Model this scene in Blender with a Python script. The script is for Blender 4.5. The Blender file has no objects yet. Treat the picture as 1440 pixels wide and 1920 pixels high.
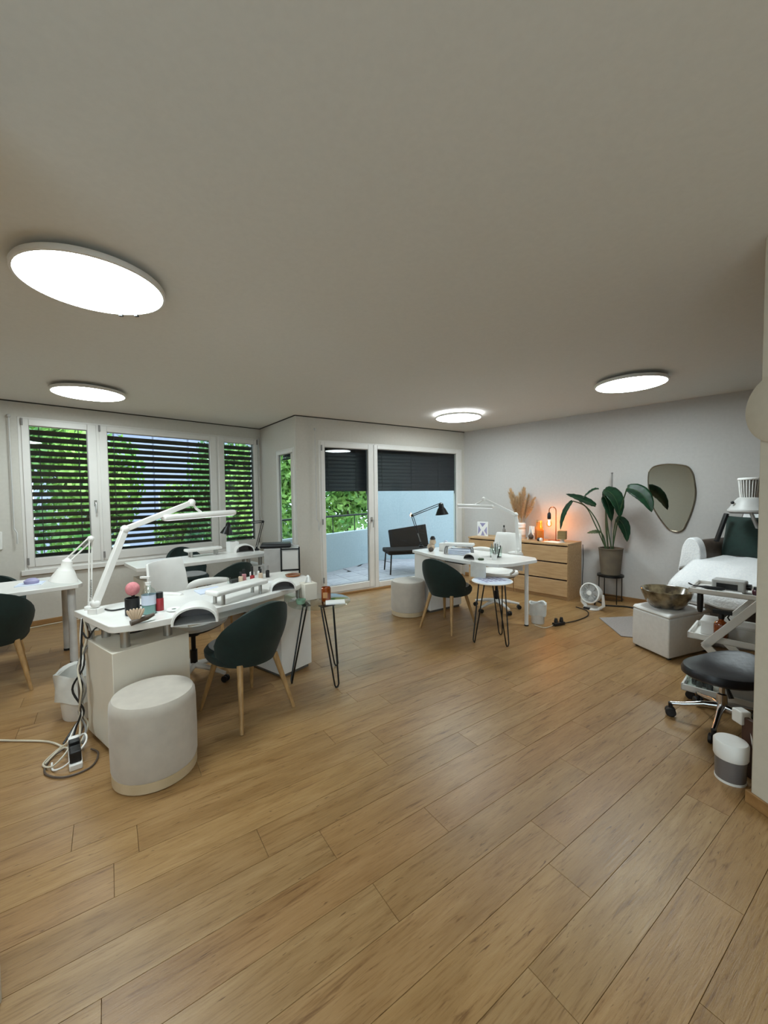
import bpy, math, random
from mathutils import Vector, Matrix
random.seed(7)
SC = bpy.context.scene
COL = SC.collection
PI = math.pi

# ------------------------------------------------------------------ camera
EYE = 1.47
CEIL = 2.59
pitch, roll = math.radians(2.38), math.radians(0.7306)
cr, sr, cp, sp = math.cos(roll), math.sin(roll), math.cos(pitch), math.sin(pitch)
fwd = Vector((0, cp, -sp))
r2 = Vector((cr, -sr * sp, -sr * cp)).normalized()   # the horizon rises slightly to the right
u2 = r2.cross(fwd).normalized()
cam_d = bpy.data.cameras.new('camera')
cam = bpy.data.objects.new('camera', cam_d)
COL.objects.link(cam)
cam_d.sensor_fit = 'HORIZONTAL'
cam_d.sensor_width = 36
cam_d.lens = 36 * 750 / 1440
cam_d.clip_start = 0.05
M = Matrix((( r2.x, u2.x, -fwd.x, 0), (r2.y, u2.y, -fwd.y, 0), (r2.z, u2.z, -fwd.z, EYE), (0, 0, 0, 1)))
cam.matrix_world = M
SC.camera = cam

# ------------------------------------------------------------------ sky, exposure
world = bpy.data.worlds.new('overcast_sky')
SC.world = world
world.use_nodes = True
bg = world.node_tree.nodes['Background']
bg.inputs['Color'].default_value = (0.70, 0.84, 1.0, 1)
bg.inputs['Strength'].default_value = 4.2
SC.view_settings.view_transform = 'Standard'
SC.view_settings.look = 'None'
SC.view_settings.exposure = 0.1
SC.view_settings.gamma = 1.0
SC.view_settings.use_curve_mapping = False
LAMP_POWER = 35.0
SC.cycles.max_bounces = 10
SC.cycles.diffuse_bounces = 5
SC.cycles.glossy_bounces = 5
SC.cycles.transparent_max_bounces = 24
SC.cycles.caustics_reflective = False
SC.cycles.caustics_refractive = False

# ------------------------------------------------------------------ materials
def lin(c):
    if isinstance(c, str):
        c = tuple(int(c[i:i + 2], 16) / 255 for i in (0, 2, 4))
    return tuple((x / 12.92 if x <= 0.04045 else ((x + 0.055) / 1.055) ** 2.4) for x in c) + (1,)

MATS = {}
def mat(name, c, rough=0.5, metal=0.0, c2=None, scale=12, stretch=(1, 1, 1), bump=0.0, sheen=0.0, emit=0, trans=0, coat=0, spec=0.5, objrand=0.0):
    if name in MATS:
        return MATS[name]
    m = bpy.data.materials.new(name)
    m.use_nodes = True
    nt = m.node_tree
    b = nt.nodes['Principled BSDF']
    b.inputs['Roughness'].default_value = rough
    b.inputs['Metallic'].default_value = metal
    b.inputs['Specular IOR Level'].default_value = spec
    b.inputs['Sheen Weight'].default_value = sheen
    b.inputs['Coat Weight'].default_value = coat
    b.inputs['Transmission Weight'].default_value = trans
    b.inputs['Base Color'].default_value = lin(c)
    if emit:
        b.inputs['Emission Color'].default_value = lin(c)
        b.inputs['Emission Strength'].default_value = emit
    if c2 or bump:
        tc = nt.nodes.new('ShaderNodeTexCoord')
        mp = nt.nodes.new('ShaderNodeMapping')
        mp.inputs['Scale'].default_value = stretch
        nz = nt.nodes.new('ShaderNodeTexNoise')
        nz.inputs['Scale'].default_value = scale
        nz.inputs['Detail'].default_value = 4
        nt.links.new(tc.outputs['Object'], mp.inputs['Vector'])
        nt.links.new(mp.outputs[0], nz.inputs['Vector'])
        if c2:
            rp = nt.nodes.new('ShaderNodeValToRGB')
            rp.color_ramp.elements[0].position = 0.34
            rp.color_ramp.elements[1].position = 0.66
            rp.color_ramp.elements[0].color = lin(c)
            rp.color_ramp.elements[1].color = lin(c2)
            nt.links.new(nz.outputs['Fac'], rp.inputs[0])
            out = rp.outputs[0]
            if objrand:
                oi = nt.nodes.new('ShaderNodeObjectInfo')
                mr = nt.nodes.new('ShaderNodeMapRange')
                mr.inputs[3].default_value = 1 - objrand
                mr.inputs[4].default_value = 1 + objrand
                nt.links.new(oi.outputs['Random'], mr.inputs[0])
                hs = nt.nodes.new('ShaderNodeHueSaturation')
                nt.links.new(mr.outputs[0], hs.inputs['Value'])
                nt.links.new(out, hs.inputs['Color'])
                out = hs.outputs[0]
            nt.links.new(out, b.inputs['Base Color'])
        if bump:
            bp = nt.nodes.new('ShaderNodeBump')
            bp.inputs['Strength'].default_value = bump
            bp.inputs['Distance'].default_value = 0.01
            nt.links.new(nz.outputs['Fac'], bp.inputs['Height'])
            nt.links.new(bp.outputs[0], b.inputs['Normal'])
    MATS[name] = m
    return m

def glass_mat(name, tint, refl=1.0, rough=0.0, base=0.04):
    m = bpy.data.materials.new(name)
    m.use_nodes = True
    nt = m.node_tree
    nt.nodes.remove(nt.nodes['Principled BSDF'])
    tr = nt.nodes.new('ShaderNodeBsdfTransparent')
    tr.inputs[0].default_value = lin(tint)
    gl = nt.nodes.new('ShaderNodeBsdfGlossy')
    gl.inputs['Roughness'].default_value = rough
    fr = nt.nodes.new('ShaderNodeFresnel')
    fr.inputs[0].default_value = 1.5
    mx = nt.nodes.new('ShaderNodeMixShader')
    mu = nt.nodes.new('ShaderNodeMath')
    mu.operation = 'MULTIPLY'
    mu.inputs[1].default_value = refl
    ge = nt.nodes.new('ShaderNodeNewGeometry')
    inv = nt.nodes.new('ShaderNodeMath'); inv.operation = 'SUBTRACT'; inv.inputs[0].default_value = 1.0
    m2 = nt.nodes.new('ShaderNodeMath'); m2.operation = 'MULTIPLY'; m2.use_clamp = True
    nt.links.new(ge.outputs['Backfacing'], inv.inputs[1])
    nt.links.new(fr.outputs[0], mu.inputs[0])
    nt.links.new(mu.outputs[0], m2.inputs[0]); nt.links.new(inv.outputs[0], m2.inputs[1])
    nt.links.new(m2.outputs[0], mx.inputs[0])
    nt.links.new(tr.outputs[0], mx.inputs[1])
    nt.links.new(gl.outputs[0], mx.inputs[2])
    nt.links.new(mx.outputs[0], nt.nodes['Material Output'].inputs[0])
    MATS[name] = m
    return m

def plank_mat():
    m = bpy.data.materials.new('oak_plank')
    m.use_nodes = True
    nt = m.node_tree
    b = nt.nodes['Principled BSDF']
    tc = nt.nodes.new('ShaderNodeTexCoord')
    oi = nt.nodes.new('ShaderNodeObjectInfo')
    # offset every plank's grain by its own random number
    cb = nt.nodes.new('ShaderNodeCombineXYZ')
    ml = nt.nodes.new('ShaderNodeMath'); ml.operation = 'MULTIPLY'; ml.inputs[1].default_value = 57.0
    nt.links.new(oi.outputs['Random'], ml.inputs[0])
    nt.links.new(ml.outputs[0], cb.inputs[0]); nt.links.new(ml.outputs[0], cb.inputs[2])
    ad = nt.nodes.new('ShaderNodeVectorMath'); ad.operation = 'ADD'
    nt.links.new(tc.outputs['Object'], ad.inputs[0]); nt.links.new(cb.outputs[0], ad.inputs[1])
    def noise(sx, sy, scale, detail, rough=0.6, dist=0.0):
        mp = nt.nodes.new('ShaderNodeMapping')
        mp.inputs['Scale'].default_value = (sx, sy, 1)
        nz = nt.nodes.new('ShaderNodeTexNoise')
        nz.inputs['Scale'].default_value = scale
        nz.inputs['Detail'].default_value = detail
        nz.inputs['Roughness'].default_value = rough
        nz.inputs['Distortion'].default_value = dist
        nt.links.new(ad.outputs[0], mp.inputs['Vector'])
        nt.links.new(mp.outputs[0], nz.inputs['Vector'])
        return nz
    def ramp(src, stops):
        rp = nt.nodes.new('ShaderNodeValToRGB')
        e = rp.color_ramp.elements
        e[0].position, e[0].color = stops[0][0], lin(stops[0][1])
        e[1].position, e[1].color = stops[-1][0], lin(stops[-1][1])
        for p, c in stops[1:-1]:
            k = e.new(p); k.color = lin(c)
        nt.links.new(src, rp.inputs[0])
        return rp
    def mix(kind, fac, a, c):
        mx = nt.nodes.new('ShaderNodeMix'); mx.data_type = 'RGBA'; mx.blend_type = kind
        if isinstance(fac, float): mx.inputs[0].default_value = fac
        else: nt.links.new(fac, mx.inputs[0])
        nt.links.new(a, mx.inputs[6]); nt.links.new(c, mx.inputs[7])
        return mx.outputs[2]
    broad = noise(0.9, 5.0, 2.6, 3, 0.6, 0.4)
    fine = noise(3.2, 42.0, 3.0, 6, 0.68, 0.5)
    tick = noise(7.0, 60.0, 2.2, 2, 0.5, 0.8)
    streak = noise(1.6, 17.0, 2.2, 4, 0.6, 1.2)
    knot = noise(9.0, 20.0, 1.1, 2)
    c0 = ramp(broad.outputs['Fac'], [(0.30, '967850'), (0.5, 'A3855C'), (0.72, 'AF926A')]).outputs[0]
    c1 = ramp(fine.outputs['Fac'], [(0.30, 'C4B29C'), (0.48, 'F4F0EA'), (0.70, 'FFFFFF')]).outputs[0]
    c2 = ramp(streak.outputs['Fac'], [(0.28, 'A48C70'), (0.42, 'F4EEE6'), (0.70, 'FFFFFF')]).outputs[0]
    c3 = ramp(knot.outputs['Fac'], [(0.12, '8A6A48'), (0.19, 'FFFFFF'), (1.0, 'FFFFFF')]).outputs[0]
    o = mix('MULTIPLY', 0.75, c0, c1)
    o = mix('MULTIPLY', 0.75, o, c2)
    c4 = ramp(tick.outputs['Fac'], [(0.24, '7A5C3C'), (0.33, 'FFFFFF'), (1.0, 'FFFFFF')]).outputs[0]
    o = mix('MULTIPLY', 0.75, o, c4)
    o = mix('MULTIPLY', 0.8, o, c3)
    rr = ramp(oi.outputs['Random'], [(0.0, 'EEE6DC'), (0.35, 'FFFAF2'), (0.65, 'F6EAE0'), (1.0, 'FFFFFF')])
    o = mix('MULTIPLY', 1.0, o, rr.outputs[0])
    nt.links.new(o, b.inputs['Base Color'])
    b.inputs['Roughness'].default_value = 0.40
    b.inputs['Specular IOR Level'].default_value = 0.45
    rm = nt.nodes.new('ShaderNodeMapRange')
    rm.inputs[3].default_value = 0.26; rm.inputs[4].default_value = 0.42
    nt.links.new(fine.outputs['Fac'], rm.inputs[0]); nt.links.new(rm.outputs[0], b.inputs['Roughness'])
    bp = nt.nodes.new('ShaderNodeBump')
    bp.inputs['Strength'].default_value = 0.25; bp.inputs['Distance'].default_value = 0.004
    nt.links.new(fine.outputs['Fac'], bp.inputs['Height']); nt.links.new(bp.outputs[0], b.inputs['Normal'])
    return m

def emit_mat(name, c, s):
    m = bpy.data.materials.new(name)
    m.use_nodes = True
    nt = m.node_tree
    nt.nodes.remove(nt.nodes['Principled BSDF'])
    e = nt.nodes.new('ShaderNodeEmission')
    e.inputs[0].default_value = lin(c); e.inputs[1].default_value = s
    nt.links.new(e.outputs[0], nt.nodes['Material Output'].inputs[0])
    MATS[name] = m
    return m

OAK = plank_mat()
W_WIN = mat('window_wall_paint', 'C9C5BC', 0.9, c2='CDC9C0', scale=30, bump=0.03)
W_RGT = mat('grey_wall_paint', 'C2BFBC', 0.9, c2='C6C3C0', scale=30, bump=0.03)
W_NEAR = mat('warm_wall_paint', 'C4BBAA', 0.9, c2='C8BFAE', scale=30, bump=0.03)
CEILM = mat('ceiling_paint', 'DAD8D2', 0.95, c2='DDDBD5', scale=40, bump=0.02)
FRAME = mat('white_lacquer_frame', 'E2DFDA', 0.35, c2='DEDBD6', scale=8)
WHITE = mat('white_lacquer', 'ECEAE6', 0.25, c2='E6E4E0', scale=6)
WHITEM = mat('white_plastic', 'E9E7E3', 0.4, c2='E2E0DC', scale=9)
CREAM = mat('cream_board', 'E4DDCF', 0.4, c2='DFD8CA', scale=6)
VELVET = mat('green_velvet', '051B17', 0.8, c2='07221D', scale=25, sheen=0.06, bump=0.05)
SEATG = mat('grey_seat_top', 'A3A39F', 0.8, c2='98989A', scale=30, sheen=0.2)
BOUCLE = mat('beige_velvet', 'BDB4A8', 0.85, c2='B4ABA0', scale=14, sheen=0.3, bump=0.08)
LEGW = mat('pale_leg_wood', 'B08B5A', 0.5, c2='99764A', scale=6, stretch=(8, 8, 1))
GOLDW = mat('pale_gold_ring', 'C9B597', 0.4, c2='BEA988', scale=8)
OAKV = mat('oak_veneer', 'C2A077', 0.5, c2='B08D63', scale=3, stretch=(1.5, 14, 14), bump=0.05)
OAKD = mat('oak_skirting', 'A47B4C', 0.5, c2='8F683D', scale=3, stretch=(1, 6, 10))
DARKGAP = mat('dark_gap', '2A2622', 0.8, c2='332E29', scale=9)
CHROME = mat('chrome', 'D8D8DA', 0.15, metal=1.0, c2='CFCFD2', scale=5)
STEEL = mat('brushed_steel', 'B9B8B4', 0.35, metal=0.9, c2='AFAEAA', scale=20)
BLACKM = mat('black_metal', '141414', 0.35, metal=0.4, c2='1C1C1C', scale=10)
BLACKP = mat('black_plastic', '101011', 0.45, c2='18181A', scale=10)
LEATHB = mat('black_leather', '17171B', 0.4, c2='1E1E24', scale=40, bump=0.1)
LEATHW = mat('white_leather', 'E3E1DE', 0.45, c2='DDDBD8', scale=30, bump=0.06)
BROWNL = mat('brown_leather', '5A4D43', 0.5, c2='4D4138', scale=18, bump=0.1)
TOWEL = mat('white_towel', 'ECECEC', 0.95, c2='E2E3E5', scale=60, bump=0.5, sheen=0.3)
GREYM = mat('grey_plastic', '8E8B88', 0.45, c2='85827F', scale=12)
LGREY = mat('light_grey_plastic', 'C8C7C5', 0.4, c2='BEBDBB', scale=12)
AMBER = mat('amber_glass', '8A3F12', 0.08, c2='7A340C', scale=5, spec=0.6, coat=0.6)
COPPER = mat('copper', 'C77B4E', 0.25, metal=1.0, c2='B86C42', scale=8)
POTM = mat('olive_clay', '6E6250', 0.8, c2='62574A', scale=10, bump=0.1)
LEAF = mat('dark_glossy_leaf', '0C2717', 0.42, c2='173E24', scale=7, stretch=(1, 5, 1), spec=0.35)
LEAFD = mat('dull_olive_leaf', '5C6444', 0.5, c2='4E5638', scale=7)
STEM = mat('leaf_stalk', '3A5230', 0.45, c2='2C4226', scale=9)
SOIL = mat('potting_soil', '2B2019', 0.95, c2='3A2C22', scale=40, bump=0.6)
SLAT = mat('anthracite_slat', '16211D', 0.55, c2='1A2621', scale=10)
SLAT2 = mat('charcoal_slat', '23222B', 0.6, c2='28272F', scale=10)
GLASS = glass_mat('window_glass', 'F4FAF8', 1.0)
CLEAR = glass_mat('clear_glass', 'F3F8F6', 1.3)
BAG = mat('milky_film', 'DCDCD8', 0.3, c2='D0D0CC', scale=14, trans=0.0)
MIRROR = mat('mirror_silver', 'DCE2DE', 0.02, metal=1.0, c2='DAE0DC', scale=2)
PAMPAS = mat('dried_pampas', 'BD9464', 0.95, c2='D3B288', scale=40, sheen=0.3)
BALCW = mat('balcony_render', 'A3AEB2', 0.9, c2='A9B4B8', scale=30, bump=0.05)
TILE = mat('balcony_tile', '9A9498', 0.7, c2='A8A2A4', scale=9, objrand=0.08)
WICKER = mat('dark_wicker', '15110E', 0.85, c2='1E1815', scale=60, bump=0.4, spec=0.15)
FOLI = mat('tree_leaf', '48823A', 0.55, c2='B4D66E', scale=1.6, objrand=0.15)
FOLI2 = mat('tree_leaf_dark', '2A6034', 0.55, c2='8FC066', scale=1.3, objrand=0.15)
BARK = mat('tree_bark', '4A3D30', 0.9, c2='5A4B3C', scale=8, bump=0.3)
LAWN = mat('garden_ground', '3F5A34', 0.95, c2='59704A', scale=3)
HOUSE = mat('lavender_render', 'A9A9C4', 0.9, c2='B2B2CA', scale=5)
RUGM = mat('grey_rug', '9A918C', 0.95, c2='8A827E', scale=90, bump=0.5)
BOWLM = mat('mottled_stoneware', '382E22', 0.18, c2='8F8064', scale=13, bump=0.05, coat=0.4)
PINK = mat('pink_bristle', 'D98E92', 0.9, c2='C4787E', scale=40)
RED = mat('red_label', '9E2A30', 0.4, c2='8E2028', scale=8)
PAPER = mat('white_paper', 'EDEDEB', 0.8, c2='E6E6E4', scale=5)
LILAC = mat('lilac_print', '8F8BB0', 0.6, c2='A29EC0', scale=8)
PALEB = mat('aqua_lit_towel', 'C9D3E6', 0.7, c2='D5DCEA', scale=6)
GREENL = mat('blue_green_liquid', '7FA6A4', 0.2, c2='74A09C', scale=6)
CABLEW = mat('pale_cable', 'CFC6B4', 0.5, c2='C4BBA8', scale=9)
SIGNG = mat('flat_grey_plinth', '6A655E', 0.6, c2='625D56', scale=9)
PINKB = mat('polish_pink', 'C58A8E', 0.3, c2='B87A80', scale=4)
BEIGEB = mat('polish_beige', 'D2BCA4', 0.3, c2='C8B096', scale=4)
LIT = emit_mat('led_diffuser', 'EAF8FA', LAMP_POWER)
LITRIM = emit_mat('led_rim', 'F4FBFF', 20.0)
LITBAR = emit_mat('led_bar', 'F4F8FA', 1.3)
BULB = emit_mat('glowing_bulb', 'FFB15A', 26.0)
GLOW = emit_mat('lit_candle_glass', 'FF9A40', 1.2)

# ------------------------------------------------------------------ mesh helpers
def V3(*a): return Vector(a)

class MB:
    def __init__(s): s.v = []; s.f = []
    def add(s, vs, fs, m=None):
        o = len(s.v)
        s.v += [tuple(m @ Vector(p)) if m is not None else tuple(p) for p in vs]
        s.f += [tuple(i + o for i in q) for q in fs]
        return s
    def box(s, x0, x1, y0, y1, z0, z1, m=None):
        vs = [(x0, y0, z0), (x1, y0, z0), (x1, y1, z0), (x0, y1, z0), (x0, y0, z1), (x1, y0, z1), (x1, y1, z1), (x0, y1, z1)]
        return s.add(vs, [(3, 2, 1, 0), (4, 5, 6, 7), (0, 1, 5, 4), (1, 2, 6, 5), (2, 3, 7, 6), (3, 0, 4, 7)], m)
    def rings(s, rs, cap=True, closed=True, m=None):
        n = len(rs[0]); vs = [p for r in rs for p in r]; fs = []
        for i in range(len(rs) - 1):
            for j in range(n if closed else n - 1):
                k = (j + 1) % n
                fs.append((i * n + j, i * n + k, (i + 1) * n + k, (i + 1) * n + j))
        if cap:
            fs.append(tuple(reversed(range(n))))
            fs.append(tuple(range((len(rs) - 1) * n, len(rs) * n)))
        return s.add(vs, fs, m)
    def lathe(s, prof, n=24, c=(0, 0, 0), m=None, cap=True, ex=None):
        rs = []
        for r, z in prof:
            ring = []
            for j in range(n):
                a = 2 * PI * j / n
                ca, sa = math.cos(a), math.sin(a)
                if ex:
                    ca = math.copysign(abs(ca) ** ex, ca); sa = math.copysign(abs(sa) ** ex, sa)
                ring.append((c[0] + max(r, 1e-4) * ca, c[1] + max(r, 1e-4) * sa, c[2] + z))
            rs.append(ring)
        return s.rings(rs, cap, True, m)
    def tube(s, pts, r, n=8, m=None, cap=True):
        pts = [Vector(p) for p in pts]
        R = r if isinstance(r, (list, tuple)) else [r] * len(pts)
        rs = []; up = None
        for i, p in enumerate(pts):
            t = (pts[min(i + 1, len(pts) - 1)] - pts[max(i - 1, 0)])
            if t.length < 1e-9: t = Vector((0, 0, 1))
            t.normalize()
            if up is None:
                up = Vector((0, 0, 1)) if abs(t.z) < 0.9 else Vector((1, 0, 0))
            a = (up - t * up.dot(t))
            if a.length < 1e-6: a = t.orthogonal()
            a.normalize(); b = t.cross(a); up = a
            rs.append([p + (a * math.cos(2 * PI * j / n) + b * math.sin(2 * PI * j / n)) * R[i] for j in range(n)])
        return s.rings(rs, cap, True, m)
    def prism(s, poly, z0, z1, m=None):
        n = len(poly)
        vs = [(x, y, z0) for x, y in poly] + [(x, y, z1) for x, y in poly]
        fs = [tuple(reversed(range(n))), tuple(range(n, 2 * n))]
        fs += [(i, (i + 1) % n, n + (i + 1) % n, n + i) for i in range(n)]
        return s.add(vs, fs, m)
    def ball(s, c, r, n=12, sz=1.0, m=None):
        k = max(5, n // 2)
        prof = [(r * math.sin(PI * i / k), -r * sz * math.cos(PI * i / k)) for i in range(k + 1)]
        return s.lathe(prof, n, c, m)
    def grid(s, fn, nu, nv, m=None):
        vs = [fn(i / nu, j / nv) for j in range(nv + 1) for i in range(nu + 1)]
        fs = [(j * (nu + 1) + i, j * (nu + 1) + i + 1, (j + 1) * (nu + 1) + i + 1, (j + 1) * (nu + 1) + i) for j in range(nv) for i in range(nu)]
        return s.add(vs, fs, m)
    def mesh(s, name, mt):
        me = bpy.data.meshes.new(name)
        me.from_pydata([tuple(p) for p in s.v], [], s.f)
        me.materials.append(mt)
        me.polygons.foreach_set('use_smooth', [True] * len(me.polygons))
        me.set_sharp_from_angle(angle=math.radians(38))
        me.update()
        return me
    def build(s, name, mt, parent=None, bevel=0, solid=0, sub=0, seg=2, loc=None, rz=0):
        o = bpy.data.objects.new(name, s.mesh(name, mt))
        COL.objects.link(o)
        if parent: o.parent = parent
        if loc is not None: o.location = loc
        if rz: o.rotation_euler = (0, 0, rz)
        if solid:
            k = o.modifiers.new('thickness', 'SOLIDIFY'); k.thickness = solid; k.offset = 0
        if bevel:
            k = o.modifiers.new('bevel', 'BEVEL'); k.width = bevel; k.segments = seg; k.limit_method = 'ANGLE'; k.angle_limit = math.radians(40)
        if sub:
            k = o.modifiers.new('smooth', 'SUBSURF'); k.levels = sub; k.render_levels = sub
        return o

def thing(name, label, cat, loc=(0, 0, 0), rz=0, group=None):
    o = bpy.data.objects.new(name, None); COL.objects.link(o)
    o.empty_display_size = 0.1
    o.location = loc; o.rotation_euler = (0, 0, rz)
    o['label'] = label; o['category'] = cat
    if group: o['group'] = group
    return o

def tag(o, label, cat, group=None):
    o['label'] = label; o['category'] = cat
    if group: o['group'] = group
    return o

def struct(o):
    o['kind'] = 'structure'
    return o

def frame_obj(name, loc, rz=0):
    o = bpy.data.objects.new(name, None); COL.objects.link(o)
    o.location = loc; o.rotation_euler = (0, 0, rz)
    return struct(o)

def copy_tree(o, parent=None):
    c = o.copy(); COL.objects.link(c); c.parent = parent
    for ch in list(o.children): copy_tree(ch, c)
    return c

def dup(o, loc, rz, label, group=None):
    c = copy_tree(o); c.location = loc; c.rotation_euler = (0, 0, rz); c['label'] = label
    if group: c['group'] = group
    return c

def bez(p0, p1, p2, n=8):
    p0, p1, p2 = Vector(p0), Vector(p1), Vector(p2)
    return [p0 * (1 - t) ** 2 + p1 * 2 * t * (1 - t) + p2 * t * t for t in [i / n for i in range(n + 1)]]

def smooth_path(pts, n=6):
    pts = [Vector(p) for p in pts]; out = []
    for i in range(len(pts) - 1):
        a, b = pts[max(i - 1, 0)], pts[i]
        c, d = pts[i + 1], pts[min(i + 2, len(pts) - 1)]
        for k in range(n):
            t = k / n
            out.append(0.5 * ((2 * b) + (c - a) * t + (2 * a - 5 * b + 4 * c - d) * t * t + (3 * b - a - 3 * c + d) * t ** 3))
    out.append(pts[-1]); return out

# ------------------------------------------------------------------ the room
A = Vector((-4.232, 4.476, 0)); B = Vector((-2.026, 6.632, 0)); C = Vector((-1.207, 5.549, 0))
D = Vector((1.457, 7.245, 0)); E = Vector((4.137, 4.433, 0))
def ang(p, q): return math.atan2(q.y - p.y, q.x - p.x)
aAB, aBC, aCD, aDE = ang(A, B), ang(B, C), ang(C, D), ang(D, E)
def along(p, a, s, d=0, z=0):       # d > 0: into the room
    return Vector((p.x + s * math.cos(a) + d * math.sin(a), p.y + s * math.sin(a) - d * math.cos(a), z))
LW = lambda s, d=0, z=0: along(A, aAB, s, d, z)
BW = lambda s, d=0, z=0: along(C, aCD, s, d, z)
RW = lambda s, d=0, z=0: along(D, aDE, s, d, z)
TH = 0.30

# floor: base slab plus planks as parts
fl = struct(MB().box(-7.2, 7.0, -3.0, 8.2, -0.20, -0.012).build('floor', OAKD))
room = [LW(-2.3), B, C, D, RW(7.0), V3(5.4, -2.2, 0), V3(-5.2, -2.2, 0)]
def inside(p):
    k = False; n = len(room)
    for i in range(n):
        a, b = room[i], room[(i + 1) % n]
        if (a.y > p.y) != (b.y > p.y) and p.x < (b.x - a.x) * (p.y - a.y) / (b.y - a.y) + a.x: k = not k
    return k
def clip(poly, a, b):                # keep the part right of a->b (the room side)
    out = []
    def sd(p): return (b.x - a.x) * (p[1] - a.y) - (b.y - a.y) * (p[0] - a.x)
    for i in range(len(poly)):
        p, q = poly[i], poly[(i + 1) % len(poly)]
        sp_, sq = sd(p), sd(q)
        if sp_ <= 0: out.append(p)
        if sp_ * sq < 0:
            t = sp_ / (sp_ - sq); out.append((p[0] + t * (q[0] - p[0]), p[1] + t * (q[1] - p[1])))
    return out
PA = math.radians(34.6)
ex_, ey_ = (math.cos(PA), math.sin(PA)), (-math.sin(PA), math.cos(PA))
PWID, PLEN = 0.1685, 1.24
n_pl = 0
for row in range(-14, 60):
    v0 = 0.730 + row * PWID
    off = random.random() * PLEN
    for k in range(-8, 9):
        u0 = off + k * PLEN
        samples = [(u0 + PLEN * i / 6, v0 + PWID * j / 2) for i in range(7) for j in range(3)]
        pts = [V3(u * ex_[0] + v * ey_[0], u * ex_[1] + v * ey_[1], 0) for u, v in samples]
        ok = [p for p in pts if inside(p) and p.y > 0.2]
        if not ok: continue
        if all(abs(p.x) > p.y * 0.98 + 0.55 for p in ok): continue
        if all(p.x > 1.9 and p.y < 1.9 for p in ok): continue
        # cut at the window wall and the right wall
        quad = [(u * ex_[0] + v * ey_[0], u * ex_[1] + v * ey_[1]) for u, v in ((u0, v0), (u0 + PLEN, v0), (u0 + PLEN, v0 + PWID), (u0, v0 + PWID))]
        for a, b in ((A, B), (D, E)):
            if quad: quad = clip(quad, a, b)
        if len(quad) < 3: continue
        cx = (u0 + PLEN / 2) * ex_[0] + (v0 + PWID / 2) * ey_[0]; cy = (u0 + PLEN / 2) * ex_[1] + (v0 + PWID / 2) * ey_[1]
        loc = []
        for x, y in quad:
            dx, dy = x - cx, y - cy
            loc.append((dx * ex_[0] + dy * ex_[1], dx * ey_[0] + dy * ey_[1]))
        g = 0.0006
        lo = [(max(min(x, PLEN / 2 - g), -PLEN / 2 + g), max(min(y, PWID / 2 - g), -PWID / 2 + g)) for x, y in loc]
        hi = [(max(min(x, PLEN / 2 - g * 2), -PLEN / 2 + g * 2), max(min(y, PWID / 2 - g * 2), -PWID / 2 + g * 2)) for x, y in loc]
        mb = MB(); n = len(lo)
        mb.rings([[(x, y, -0.012) for x, y in lo], [(x, y, -0.0012) for x, y in lo], [(x, y, 0) for x, y in hi]])
        o = mb.build('plank', OAK, fl, loc=(cx, cy, 0), rz=PA)
        n_pl += 1

cl = [LW(-2.6, -0.3), along(B, aAB, 0.3, -0.3), C + V3(-0.1, 0.4, 0), along(D, aCD, 0.3, -0.3), RW(7.2, -0.3), V3(5.6, -2.5, 0), V3(-5.4, -2.5, 0)]
struct(MB().prism([(p.x, p.y) for p in cl], CEIL, CEIL + 0.2).build('ceiling', CEILM))

def wall(name, p, a, holes, s0, s1, mt, th=TH):
    """a straight wall in its own frame (x along, y outward); holes = (s0, s1, z0, z1) sorted"""
    mb = MB(); x = s0
    for h in holes:
        mb.box(x, h[0], 0, th, 0, CEIL)
        if h[2] > 0: mb.box(h[0], h[1], 0, th, 0, h[2])
        mb.box(h[0], h[1], 0, th, h[3], CEIL)
        x = h[1]
    if x < s1 - 1e-4: mb.box(x, s1, 0, th, 0, CEIL)
    return struct(mb.build(name, mt, loc=(p.x, p.y, 0), rz=a))
LBC = (C - B).length; LCD = (D - C).length
wall('wall_left', A, aAB, [(0.13, 3.05, 0.64, 2.42)], -2.6, 3.084 + 0.2, W_WIN)
wall('wall_corner', B, aBC, [(0.66, 1.30, 0.36, 2.16)], 0, LBC, W_WIN, 0.05)
wall('wall_back', C, aCD, [(0.34, 3.10, 0.0, 2.27)], 0, LCD + 0.2, W_WIN, 0.22)
wall('wall_right', D, aDE, [], -0.0, 7.2, W_RGT)
# walls behind the camera
wall('wall_front', V3(5.8, -2.2, 0), PI, [(4.4, 7.9, 0.55, 2.35)], 0, 11.4, W_NEAR)  # opening cut for the added fill window
P0 = LW(-2.3); w = MB(); w.prism([(P0.x, P0.y), (-5.2, -2.3), (-5.5, -2.3), (P0.x - 0.3, P0.y)], 0, CEIL); struct(w.build('wall_far_left', W_WIN))
P0 = RW(7.0); w = MB(); w.prism([(P0.x, P0.y), (P0.x + 0.3, P0.y), (5.7, -2.3), (5.4, -2.3)], 0, CEIL); struct(w.build('wall_far_right', W_RGT))
# wing wall on the right and the wall edge at the lower left
K = V3(1.705, 1.822, 0)
w = MB(); w.prism([(K.x, K.y), (K.x + 0.16, K.y + 0.02), (2.38, -2.2), (2.26, -2.2)], 0, CEIL); struct(w.build('wall_wing', W_NEAR, bevel=0.006))
w = MB(); w.prism([(-1.13, 1.111), (-1.34, 1.19), (-1.75, -0.6), (-1.55, -0.6)], 0, CEIL); struct(w.build('wall_near_left', W_WIN, bevel=0.012))
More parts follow.
